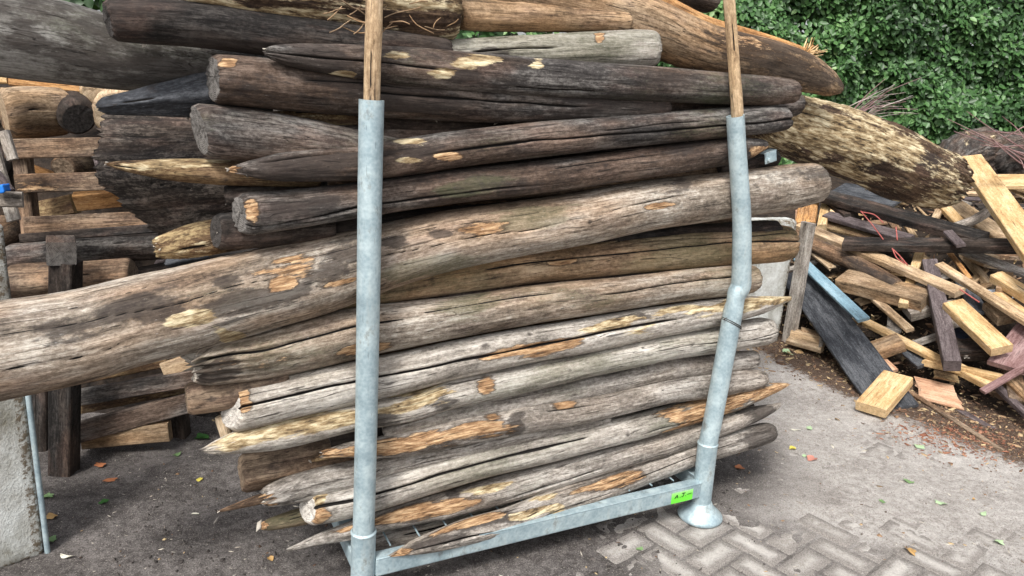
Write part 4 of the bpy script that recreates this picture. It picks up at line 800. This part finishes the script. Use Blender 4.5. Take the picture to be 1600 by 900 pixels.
# ================================================================ RIGHT: SCRAP WOOD HEAP
def hz1(x, y):
    s = (x-TOE_A[0])*TN[0]+(y-TOE_A[1])*TN[1]; return .98*(1-exp_(-max(s, 0)/1.35))
exp_ = math.exp
def hit(px, py, lift=0.):
    d = ray(px, py); t = 1.5
    while t < 12:
        p = CAM+d*t
        if p[2] <= hz1(p[0], p[1])+lift: return p
        t += .01
    return p
def hp_(name, px1, py1, px2, py2, w, t, mat, lift, label, cat='plank', l2=None, roll=0., up=None, **k):
    a, b = hit(px1, py1, lift), hit(px2, py2, lift if l2 is None else l2); m = (a+b)/2; d = (m-CAM)@FW
    T = (b-a)/np.linalg.norm(b-a)
    sight = (m-CAM)/d; sx = np.linalg.norm(np.cross(T, sight/np.linalg.norm(sight)))
    u = np.array([-TN[0]*.35, -TN[1]*.35, 1.]) if up is None else np.array(up, float)
    u = u-(u@T)*T; u /= np.linalg.norm(u)
    if roll: sd_ = np.cross(T, u); u = u*cos(roll)+sd_*sin(roll)
    # the width given is the apparent one: undo the foreshortening of the wide face
    vn_ = sight/np.linalg.norm(sight); sd_ = np.cross(T, u); fs = max(.45, np.linalg.norm(np.cross(np.cross(vn_, T)/max(1e-6, np.linalg.norm(np.cross(vn_, T))), sd_)) if False else abs(sd_@(np.cross(vn_, T)/np.linalg.norm(np.cross(vn_, T)))))
    return plank(name, a, b, w*d/F/fs, t, mat, None, label, cat, 'scrap wood in the heap on the right', up=u, **k)
HL = [
 ('beam', 1276, 303, 1535, 374, 15, .05, 'black', .30, 'long black painted beam sloping down across the upper scrap heap', 'beam'),
 ('beam', 1318, 381, 1600, 385, 13, .05, 'black', .30, 'black beam lying level across the scrap heap, in two-tone brown edges', 'beam'),
 ('plank', 1514, 248, 1640, 425, 33, .05, 'yellowwood', .50, 'wide bright orange plank leaning at the right edge of the heap', 'plank'),
 ('board', 1545, 284, 1680, 284, 22, .03, 'yellowwood', .36, 'pale new board lying level behind the wide orange plank', 'board'),
 ('batten', 1250, 352, 1500, 458, 12, .035, 'beige', .24, 'long light brown batten running diagonally down through the heap', 'batten'),
 ('beam', 1316, 437, 1450, 470, 22, .08, 'tan', .16, 'short weathered beam with a chewed left end in mid heap', 'beam'),
 ('batten', 1438, 392, 1411, 478, 13, .035, 'yellowwood', .18, 'yellowish upright batten with a dark lower tip, under the long batten', 'batten'),
 ('beam', 1452, 412, 1488, 572, 22, .07, 'plum', .22, 'thick purple brown beam pointing down to the front of the heap', 'beam'),
 ('plank', 1488, 475, 1566, 548, 26, .05, 'yellowwood', .24, 'thick bright yellow plank right of the purple brown beam', 'plank'),
 ('batten', 1352, 503, 1472, 565, 10, .03, 'yellowwood', .08, 'orange yellow batten running from the blue board to the purple beam', 'batten'),
 ('batten', 1490, 572, 1548, 602, 12, .04, 'yellowwood', .05, 'short yellow batten at the foot of the purple brown beam', 'batten'),
 ('board', 1248, 404, 1350, 500, 15, .02, 'bluepaint', .20, 'light blue painted board beside the wide black board', 'board'),
 ('board', 1244, 426, 1400, 640, 54, .02, 'slate', .11, 'wide black painted board sloping down to the paving', 'board'),
 ('block', 1403, 590, 1360, 640, 40, .05, 'yellowwood', .14, 'chunky orange block with a dark end lying on the black board', 'block'),
 ('panel', 1430, 605, 1500, 622, 32, .012, 'salmon', .02, 'torn salmon coloured plywood piece lying on the ground', 'panel'),
 ('board', 1630, 500, 1572, 575, 50, .03, 'maroon', .14, 'grooved dusky pink decking board at the right edge', 'board'),
 ('stick', 1535, 612, 1625, 560, 9, .02, 'maroon', .16, 'pinkish stick with a yellow tip leaning up at the right edge', 'stick'),
 ('stick', 1411, 606, 1567, 706, 6, .015, 'brown', .02, 'long thin brown stick lying on the paving in front of the heap', 'stick'),
 ('stick', 1489, 635, 1566, 680, 7, .015, 'plum', .02, 'short dark red stick parallel to the long thin one', 'stick'),
 ('batten', 1467, 414, 1640, 524, 11, .03, 'beige', .24, 'long beige batten sloping down to the right edge', 'batten'),
 ('beam', 1556, 432, 1640, 484, 15, .05, 'yellowwood', .26, 'upper pale beam of the new offcuts at the right edge', 'beam'),
 ('beam', 1556, 460, 1640, 522, 12, .04, 'yellowwood', .20, 'lower pale beam of the new offcuts at the right edge', 'beam'),
 ('block', 1556, 446, 1582, 448, 26, .08, 'tan', .20, 'brown square block between the two pale beams', 'block'),
 ('block', 1266, 306, 1258, 352, 28, .05, 'orange', .22, 'upright reddish orange offcut behind the concrete slab', 'block'),
 ('block', 1292, 312, 1284, 356, 13, .05, 'yellowwood', .20, 'thin yellow offcut standing beside the reddish one', 'block'),
 ('board', 1232, 524, 1290, 540, 22, .03, 'beige', .03, 'short tapering tan board lying beside the foot of the concrete slab', 'board'),
 ('block', 1368, 548, 1408, 534, 20, .06, 'tan', .08, 'grey brown square block under the orange yellow batten', 'block'),
 ('block', 1416, 488, 1446, 480, 20, .06, 'grey', .10, 'pale grey broken chunk left of the purple brown beam', 'block'),
 ('stick', 1366, 466, 1422, 516, 10, .025, 'beige', .12, 'pale slanting slat above the grey brown square block', 'slat'),
 ('board', 1286, 348, 1392, 373, 18, .02, 'rot', .16, 'mottled brown board under the sloping black beam', 'board'),
 ('batten', 1292, 336, 1422, 374, 11, .03, 'plum', .22, 'dark batten lying along the mottled brown board', 'batten'),
 ('block', 1298, 312, 1330, 337, 16, .04, 'black', .24, 'black rounded offcut just below the sloping black beam', 'block'),
 ('panel', 1306, 296, 1408, 314, 24, .02, 'slate', .10, 'dark grey panel behind the sloping black beam', 'panel'),
 ('slat', 1392, 344, 1408, 372, 11, .02, 'brown', .14, 'short brown slat standing between the two black beams', 'slat'),
 ('slat', 1416, 350, 1430, 374, 9, .02, 'beige', .14, 'short pale slat standing between the two black beams', 'slat'),
 ('batten', 1474, 322, 1502, 352, 13, .035, 'yellowwood', .20, 'short yellow batten below the end of the rotten trunk', 'batten'),
 ('batten', 1468, 328, 1456, 352, 10, .03, 'beige', .18, 'stubby pale batten left of the short yellow one', 'batten'),
 ('board', 1490, 318, 1572, 372, 20, .02, 'beige', .14, 'light brown board sloping behind the grey branch', 'board'),
 ('slat', 1480, 390, 1516, 436, 6, .015, 'orange', .18, 'thin splintered orange slat below the level black beam', 'slat'),
 ('board', 1504, 392, 1630, 438, 11, .02, 'grey', .18, 'grey weathered slat right of the splintered orange slat', 'slat'),
 ('board', 1512, 394, 1552, 410, 20, .02, 'beige', .12, 'pale board end under the level black beam', 'board'),
 ('block', 1481, 362, 1502, 384, 11, .02, 'plum', .36, 'small purple grey offcut lying over the level black beam', 'offcut'),
 ('board', 1498, 430, 1532, 490, 20, .02, 'slate', .12, 'dark grey narrow board behind the bright yellow plank', 'board'),
 ('block', 1548, 478, 1572, 500, 20, .06, 'tan', .14, 'brown block end under the long beige batten', 'block'),
 ('beam', 1486, 545, 1560, 545, 22, .07, 'black', .08, 'dark weathered beam under the bright yellow plank', 'beam'),
 ('board', 1458, 582, 1500, 590, 14, .02, 'rot', .03, 'greenish brown offcut at the foot of the purple brown beam', 'offcut'),
 ('board', 1416, 550, 1442, 572, 14, .02, 'slate', .04, 'small dark board left of the purple brown beam', 'offcut'),
 ('batten', 1560, 606, 1625, 668, 9, .03, 'plum', .05, 'dark batten running down to the lower right edge', 'batten'),
 ('batten', 1576, 592, 1630, 644, 14, .03, 'tan', .07, 'yellow brown batten beside the dark one at the right edge', 'batten'),
 ('board', 1348, 540, 1392, 582, 20, .02, 'salmon', .04, 'pinkish board half under the wide black board', 'board'),
 ('board', 1320, 390, 1350, 406, 12, .02, 'bluepaint', .10, 'small teal painted scrap behind the dark round pole', 'scrap'),
 ('board', 1252, 378, 1302, 420, 9, .02, 'beige', .12, 'thin pale batten left of the dark round pole', 'batten'),
 ('board', 1250, 372, 1250, 330, 14, .03, 'salmon', .10, 'pink offcut just behind the top of the concrete slab', 'offcut'),
 ('slat', 1318, 520, 1344, 590, 8, .015, 'beige', .06, 'narrow pale splinter showing along the edge of the black board', 'splinter'),
 ('block', 1245, 548, 1262, 566, 10, .015, 'yellowwood', .0, 'small yellow chip on the ground by the concrete slab', 'chip'),
 ('slat', 1418, 640, 1446, 652, 12, .012, 'grey', .01, 'flat pale grey scrap beside the salmon plywood', 'scrap'),
 ('slat', 1318, 613, 1342, 617, 8, .012, 'yellowwood', .0, 'small yellow sliver on the paving left of the black board', 'chip'),
]
for i, (nm, x1, y1, x2, y2, w, t, m, lift, lb, cat) in enumerate(HL):
    kw = {}
    if m == 'slate': kw = dict(rawedge=1.1, rough=.001)
    if m == 'bluepaint': kw = dict(rawedge=1., dark=-.5)
    if m == 'yellowwood': kw = dict(jag=(.004, .004))
    if nm in ('slat', 'board') and m in ('beige', 'rot', 'tan'): kw = dict(jag=(.02, .025), skew=(.3, -.25))
    if 'plywood' in lb: kw = dict(jag=(.03, .03), skew=(.5, -.6), nc=9)
    if 'grey branch' in lb: kw = {}
    if lb.startswith('chunky'): kw = dict(roll=.25)
    if lb.startswith('wide black'): kw['l2'] = .015
    if lb.startswith('chunky'): kw = dict(l2=.05)
    hp_(nm, x1, y1, x2, y2, w, t, m, lift, lb, cat, **kw)
def hlog(name, label, pts, mat, cat, lift, **k):
    L_ = []
    for x, y, w in pts:
        p = hit(x, y, lift); d = (p-CAM)@FW; L_.append((*p, w/2*d/F))
    return tag(link(name, log_mesh(name, L_, **k), lm(mat)), label, cat, 'scrap wood in the heap on the right')
hlog('pole', 'dark brown round pole slanting down from the concrete slab', [(1240, 362, 26), (1258, 374, 27), (1330, 408, 28), (1402, 448, 24)], 'brown', 'pole', .17, seg=48, dark=-.1, green=-1, knots=0)
hlog('branch', 'grey crooked branch end between the black beams and the orange plank', [(1478, 361, 10), (1488, 356, 13), (1520, 345, 14), (1550, 326, 15)], 'grey', 'branch', .26, seg=28)
# root stump on top of the heap
hlog('root_stump', 'dark weathered root stump on top of the heap at the right', [(1470, 262, 40), (1500, 250, 76), (1545, 246, 88), (1600, 252, 84), (1660, 262, 60)], 'dgrey', 'root stump', .12, seg=90, rot=.03, lump=.22, ridge=.006, dark=-.15, pale=-.4, step=.02)
# twigs
TW = lm('maroon'); TB = lm('grey')
def twig(par, pts, r, mat, nm='twig'):
    L_ = [(*atY(x, y, 4.35+.25*l), r*(1-.7*i/(len(pts)-1))) for i, (x, y, l) in enumerate(pts)]
    return link(nm, log_mesh(nm, L_, seg=6, step=.03, ncr=0, knots=0, lump=.1, ridge=0), mat, par)
t1 = thing('twig_bundle', 'thin red brown twigs fanning over the root stump at the right', 'twigs', tuple(hit(1600, 260, .3)))
for (x1, y1, x2, y2) in [(1605, 246, 1483, 187), (1605, 252, 1500, 200), (1606, 236, 1512, 175), (1606, 242, 1490, 205), (1605, 214, 1540, 205), (1604, 196, 1570, 215), (1606, 262, 1545, 212), (1604, 228, 1530, 226), (1605, 270, 1572, 232), (1606, 222, 1566, 182)]:
    j = rp.uniform(-6, 6); twig(t1, [(x1+60, y1+25+j, .5), (x1, y1, .45), ((x1+x2)/2+j, (y1+y2)/2-j*.5, .45), (x2, y2, .42)], .0065, TW)
t2 = thing('brushwood', 'dry grey brush of thin twigs behind the rotten trunk', 'twigs', tuple(hit(1320, 180, .4)))
for i in range(26):
    x, y = rp.uniform(1310, 1345), rp.uniform(160, 190); an = rp.uniform(.1, .75); ln = rp.uniform(40, 110)
    twig(t2, [(x-10, y+16, .34), (x+ln*.4*cos(an), y-ln*.4*sin(an)+rp.uniform(-5, 5), .34), (x+ln*cos(an), y-ln*sin(an)*.9+rp.uniform(-9, 9), rp.uniform(0, .8))], rp.uniform(.003, .0055), TB if i % 3 else TW)
wr = thing('red_wires', 'thin pinkish red wires poking out of the scrap heap', 'wires', tuple(hit(1400, 400, .3)))
RW = plain('red_wire', (.35, .07, .06), (.5, .16, .14), 20, .5)
for pts in ([(1345, 330), (1362, 350), (1380, 374)], [(1345, 331), (1365, 335), (1380, 348)], [(1396, 390), (1406, 400), (1418, 414)], [(1400, 355), (1402, 375)], [(1394, 388), (1402, 404), (1414, 412)], [(1500, 452), (1515, 462), (1530, 472)]):
    tube('wire', [(*hit(x, y, .33), .0035) for x, y in pts], RW, wr, seg=6, step=.02)
hlog('roots', 'pale stripped root curving out under the end of the rotten trunk', [(1432, 322, 3), (1448, 338, 4), (1462, 350, 3)], 'beige', 'root', .3, seg=8, knots=0, ncr=0)
# pink wrapper and dark cloth
c0 = hit(1493, 526, .06); SEED[0] += 1
tag(link('pink_wrapper', box_mesh('pink_wrapper', c0, ((1, .2, 0), (-.2, 1, 0), Zv), (.02, .012, .02), .004, 5, .012), plain('pink_plastic', (.6, .06, .2), (.85, .4, .55), 40, .4)), 'crumpled pink wrapper caught in the heap', 'wrapper')
c0 = hit(1520, 528, .05); SEED[0] += 1
tag(link('navy_cloth', box_mesh('navy_cloth', c0, ((1, .2, 0), (-.2, 1, 0), Zv), (.09, .05, .035), .01, 8, .02), plain('navy_fabric', (.006, .009, .02), (.02, .025, .045), 40, .8)), 'dark navy scrap of cloth beside the pink wrapper', 'cloth')
c0 = hit(1568, 458, .1); SEED[0] += 1
tag(link('white_sheet', box_mesh('white_sheet', c0, ((1, .2, .3), (-.2, 1, 0), Zv), (.10, .06, .012), .003, 8, .016), plain('white_plastic', (.55, .6, .66), (.75, .78, .82), 20, .5)), 'crumpled white plastic sheet under the pale beams', 'plastic sheet')
# random offcuts between the ones above
FM = [('grey', 'grey weathered'), ('brown', 'brown'), ('beige', 'pale beige'), ('tan', 'tan'), ('plum', 'dark purplish'), ('black', 'blackened'), ('rot', 'rotten mottled'), ('yellowwood', 'bright yellow')]
for i in range(290):
    s_ = rp.uniform(.10, 3.4); u_ = rp.uniform(-.6, 3.4); x = TOE_A[0]+TN[0]*s_+TN[1]*u_; y = TOE_A[1]+TN[1]*s_-TN[0]*u_
    if y < 2.2: continue
    m, mn = FM[rp.choice([0, 0, 1, 1, 1, 2, 2, 3, 3, 4, 5, 6, 6, 7])]
    a = rp.uniform(0, pi); L_ = rp.uniform(.10, .5); h0 = hz1(x, y)+rp.uniform(-.02, .09)
    dx, dy = cos(a)*L_/2, sin(a)*L_/2; A = np.array([x-dx, y-dy, 0]); B = np.array([x+dx, y+dy, 0]); A[2] = hz1(A[0], A[1])*.7+h0*.3+rp.uniform(0, .06); B[2] = hz1(B[0], B[1])*.7+h0*.3+rp.uniform(0, .06)
    plank('offcut', A, B, rp.uniform(.015, .085), rp.uniform(.010, .04), m, None, mn+' offcut lying loose among the larger timbers of the scrap heap', 'offcut', mn+' offcuts in the scrap heap', up=(rp.uniform(-.6, .3), rp.uniform(-.6, .3), 1), nl=10, nc=3, jag=(.02, .02), skew=(rp.uniform(-.5, .5), rp.uniform(-.5, .5)))
# ================================================================ LITTER
def chips(name, P, size, mat, rs, zoff=.004, tilt=.35, asp=(.15, .5), par=None):
    n = len(P); a = rs.rand(n)*2*pi; L = size; w = size*rs.uniform(asp[0], asp[1], n); th = size*.10
    d = np.c_[np.cos(a), np.sin(a), rs.randn(n)*tilt]; d /= np.linalg.norm(d, axis=1)[:, None]; s = np.cross(d, [0, 0, 1.]); s /= np.linalg.norm(s, axis=1)[:, None]; s[:, 2] += rs.randn(n)*tilt; u = np.cross(s, d)
    P = P+np.array([0, 0, zoff]); z = lambda v: v[:, None]
    c = [P-d*z(L/2)*rs.uniform(.6, 1, (n, 1)), P+s*z(w/2)-d*z(L*.1), P+d*z(L/2), P-s*z(w/2)+d*z(L*.12)]
    V = np.stack([c[0], c[1], c[2], c[3]]+[q-u*z(th) for q in c], 1).reshape(-1, 3); b = np.arange(n)[:, None]*8
    Q = np.vstack([b+np.array([q]) for q in ((3, 2, 1, 0), (0, 1, 5, 4), (1, 2, 6, 5), (2, 3, 7, 6), (3, 0, 4, 7))])
    o = link(name, rawmesh(name, V, Q, {'lv': np.repeat(rs.rand(n), 8)}), mat, par, smooth=False); return tag(o, kind='stuff')
def chip_mat(name, cols):
    k = NT(name); return k.fin(k.ramp(k.attr('lv'), [(i/(len(cols)-1), c) for i, c in enumerate(cols)]), .9, None)
CM = chip_mat('wood_chips', [(.04, .025, .018), (.12, .07, .045), (.22, .13, .08), (.36, .24, .14), (.55, .42, .24), (.10, .06, .045)])
PM_ = chip_mat('pale_specks', [(.10, .09, .08), (.35, .32, .28), (.55, .5, .42), (.16, .12, .1), (.6, .56, .48)])
RM = chip_mat('bark_flakes', [(.16, .06, .035), (.3, .13, .08), (.4, .22, .14), (.2, .08, .05)])
rs = np.random.RandomState(21)
def gz(x, y): return dirt_h(x, y)[0]
n = 9000; s_ = rs.randn(n)*.24+.10; u_ = rs.uniform(-.6, 3.2, n); x = TOE_A[0]+TN[0]*s_+TN[1]*u_; y = TOE_A[1]+TN[1]*s_-TN[0]*u_
chips('wood_chips', np.c_[x, y, np.maximum(gz(x, y), heap_h(x, y)-.05)], rs.exponential(.010, n)+.006, CM, rs)
n = 5000; s_ = rs.uniform(.2, 3.4, n); u_ = rs.uniform(-.8, 3.4, n); x = TOE_A[0]+TN[0]*s_+TN[1]*u_; y = TOE_A[1]+TN[1]*s_-TN[0]*u_
chips('wood_chips', np.c_[x, y, heap_h(x, y)-.02+rs.rand(n)*.05], rs.exponential(.02, n)+.015, CM, rs, tilt=.7)
c = gnd(1500, 690); n = 900; x = c[0]+rs.randn(n)*.16; y = c[1]+rs.randn(n)*.09
chips('bark_flakes', np.c_[x, y, gz(x, y)], rs.exponential(.008, n)+.006, RM, rs)
n = 7000; x = rs.uniform(-1.6, 2.9, n); y = rs.uniform(1.4, 4.2, n)
chips('ground_specks', np.c_[x, y, gz(x, y)], rs.exponential(.0028, n)+.002, PM_, rs, .001)
n = 900; x = rs.uniform(-1.4, 2.8, n); y = rs.uniform(1.4, 3.8, n)
chips('leaf_crumbs', np.c_[x, y, gz(x, y)], rs.exponential(.006, n)+.004, CM, rs, .002, .3, (.4, .9))
n = 5200; x = rs.uniform(-1.5, .9, n); y = rs.uniform(1.3, 3.0, n); kp = fbm(np.c_[x*3, y*3, x*0], 3) > .47; x, y = x[kp], y[kp]
chips('soil_crumbs', np.c_[x, y, gz(x, y)], rs.exponential(.0045, len(x))+.002, chip_mat('soil', [(.03, .026, .024), (.07, .06, .055), (.12, .105, .095), (.05, .043, .04)]), rs, .003, .5, (.6, 1.))
n = 420; x = rs.uniform(-1.4, 2.6, n); y = rs.uniform(1.5, 3.6, n)
chips('splinters', np.c_[x, y, gz(x, y)], rs.exponential(.012, n)+.01, PM_, rs, .002, .1, (.06, .2))
# single leaves on the ground
def leaf_col(name, c): return plain(name, c, tuple(min(1, v*1.5) for v in c), 30, .6, .2)
LC_ = {'green': leaf_col('green_leaf', (.13, .21, .09)), 'light green': leaf_col('light_green_leaf', (.30, .40, .24)), 'yellow': leaf_col('yellow_leaf', (.42, .36, .07)), 'orange': leaf_col('orange_leaf', (.33, .13, .06)), 'red': leaf_col('red_leaf', (.38, .17, .13)), 'tan': leaf_col('tan_leaf', (.35, .22, .09)), 'white': leaf_col('white_chip', (.5, .48, .4)), 'dark green': leaf_col('dark_green_leaf', (.03, .10, .02))}
def gleaf(px, py, wpx, col, label, seed):
    r = np.random.RandomState(seed); p = gnd(px, py); d = (p-CAM)@FW; R = wpx*d/F/2*1.15; p[2] = gz(np.array([p[0]]), np.array([p[1]]))[0]+.003
    m = 22; th = np.arange(m)/m*2*pi; a0 = r.rand()*6; rr = R*(.75+.25*np.cos(th-a0)+.12*np.cos(5*(th-a0))*(1 if col != 'white' else 0)+.05*r.randn(m)); asp = .55+.3*r.rand() if col != 'white' else .35
    loc = np.c_[np.cos(th)*rr, np.sin(th)*rr*asp]; a1 = r.rand()*6 if col != 'white' else 0; ca_, sa_ = cos(a1), sin(a1); loc = loc@np.array([[ca_, sa_], [-sa_, ca_]])
    rings = [(0., 0), (.5, .3), (1., 1.)]
    V = [[0, 0, .001]]; 
    cu = r.uniform(.1, .5)
    for f in (.5, 1.):
        for i in range(m): V.append([loc[i, 0]*f, loc[i, 1]*f, .001+cu*R*f*f*(.5+.5*cos(2*th[i]+a0))])
    V = np.array(V)+p; Q = [(1+i, 1+m+i, 1+m+(i+1) % m, 1+(i+1) % m) for i in range(m)]; T_ = [(0, 1+i, 1+(i+1) % m) for i in range(m)]
    nm = 'leaf' if 'leaf' in label else 'wood_chip'
    o = link(nm, rawmesh(nm, V, Q, None, T_), LC_[col]); tag(o, label, nm.replace('_', ' '), 'leaves and chips fallen on the ground')
for i, a in enumerate([
 (1270, 718, 22, 'red', 'pinkish red curled leaf on the paving right of the foot cup'), (1153, 735, 17, 'orange', 'orange leaf just right of the right post foot'), (1237, 704, 14, 'yellow', 'small yellow leaf above the pinkish red leaf'),
 (1258, 714, 10, 'light green', 'tiny light green leaf touching the pinkish red leaf'), (1265, 672, 15, 'light green', 'pale green leaf near the pale chip right of the stack'), (1437, 700, 18, 'light green', 'light green leaf in the middle of the paving below the salmon plywood'),
 (1422, 756, 17, 'green', 'darker green leaf below the light green one in mid paving'), (1468, 790, 20, 'light green', 'bright green leaf near the right side of the paving'), (1534, 806, 15, 'light green', 'bright green leaf farther right and lower on the paving'),
 (1562, 851, 16, 'light green', 'pale green leaf near the lower right corner'), (1380, 787, 12, 'green', 'small dull green leaf left of the bright green leaf'), (1424, 866, 24, 'tan', 'curled tan leaf low on the paving'),
 (1197, 895, 16, 'tan', 'yellow brown leaf at the bottom edge right of the rail'), (1000, 860, 14, 'green', 'small green leaf on the paving below the steel rail'), (1226, 560, 22, 'light green', 'green leaf at the foot of the concrete slab'),
 (278, 716, 17, 'green', 'yellow green leaf on the dark ground left of the stack'), (314, 754, 14, 'yellow', 'yellow leaf below the yellow green leaf at the left'), (313, 687, 26, 'dark green', 'dark green long leaf by the pale log tip'),
 (156, 728, 20, 'orange', 'orange leaf on the dark ground right of the upright post'), (172, 753, 22, 'orange', 'reddish brown leaf below the orange one at the left'), (76, 782, 20, 'green', 'grey green curled leaf beside the concrete slab'),
 (84, 812, 20, 'tan', 'tan curled leaf below the grey green leaf'), (82, 847, 20, 'green', 'pale green leaf lowest beside the concrete slab'), (163, 794, 16, 'dark green', 'dull dark green leaf in the middle of the dark ground'),
 (103, 874, 28, 'white', 'white wood chip near the bottom left'), (307, 807, 14, 'white', 'white wood chip on the dark ground left of the stakes'), (1241, 675, 18, 'white', 'white wood chip on the paving right of the lowest stakes'), (422, 880, 14, 'tan', 'small crumpled brown leaf at the bottom left of the post'), (1520, 783, 8, 'tan', 'tiny tan leaf between the bright green leaves')]): gleaf(*a, 100+i)
# fine stray fibres on the rotten log at the top
hair = thing('stray_roots', 'thin pale stray roots hanging from the rotten log at the top', 'roots', tuple(PP(600, 20, .07)[0]))
for i in range(22):
    x = rp.uniform(520, 700); y = rp.uniform(0, 45); an = rp.uniform(2.2, 4.2) if rp.random() < .6 else rp.uniform(-1.2, .6); ln = rp.uniform(20, 60)
    pts = []; 
    for k_ in range(4): pts.append((*PP(x, y, .06-.01*k_)[0], .0013*(1-.2*k_))); x += ln/3*cos(an); y -= ln/3*sin(an); an += rp.uniform(-.5, .5)
    link('root', log_mesh('root', pts, seg=5, step=.015, ncr=0, knots=0, lump=0, ridge=0), lm('tan'), hair)

# loose flecks of bark and straw lying on top of the logs
src = [o for o in bpy.data.objects if o.type == 'MESH' and o.get('group') == 'logs in the post pallet' or o.name.startswith('rotten_trunk')]
P_ = []
for o in src:
    me = o.data; m_ = len(me.vertices); a = np.empty(m_*3, np.float32); me.vertices.foreach_get('co', a); b = np.empty(m_*3, np.float32); me.vertices.foreach_get('normal', b)
    a = a.reshape(-1, 3)+np.array(o.location); b = b.reshape(-1, 3); ok = np.where((b[:, 2] > .35) & (-(b@NV) > -.2))[0]
    if len(ok): P_.append(a[rs.choice(ok, min(len(ok), 46))]+b[rs.choice(ok, 1)]*0)
P_ = np.vstack(P_)
chips('bark_flecks', P_, rs.exponential(.0055, len(P_))+.003, PM_, rs, .0015, .5, (.1, .45))
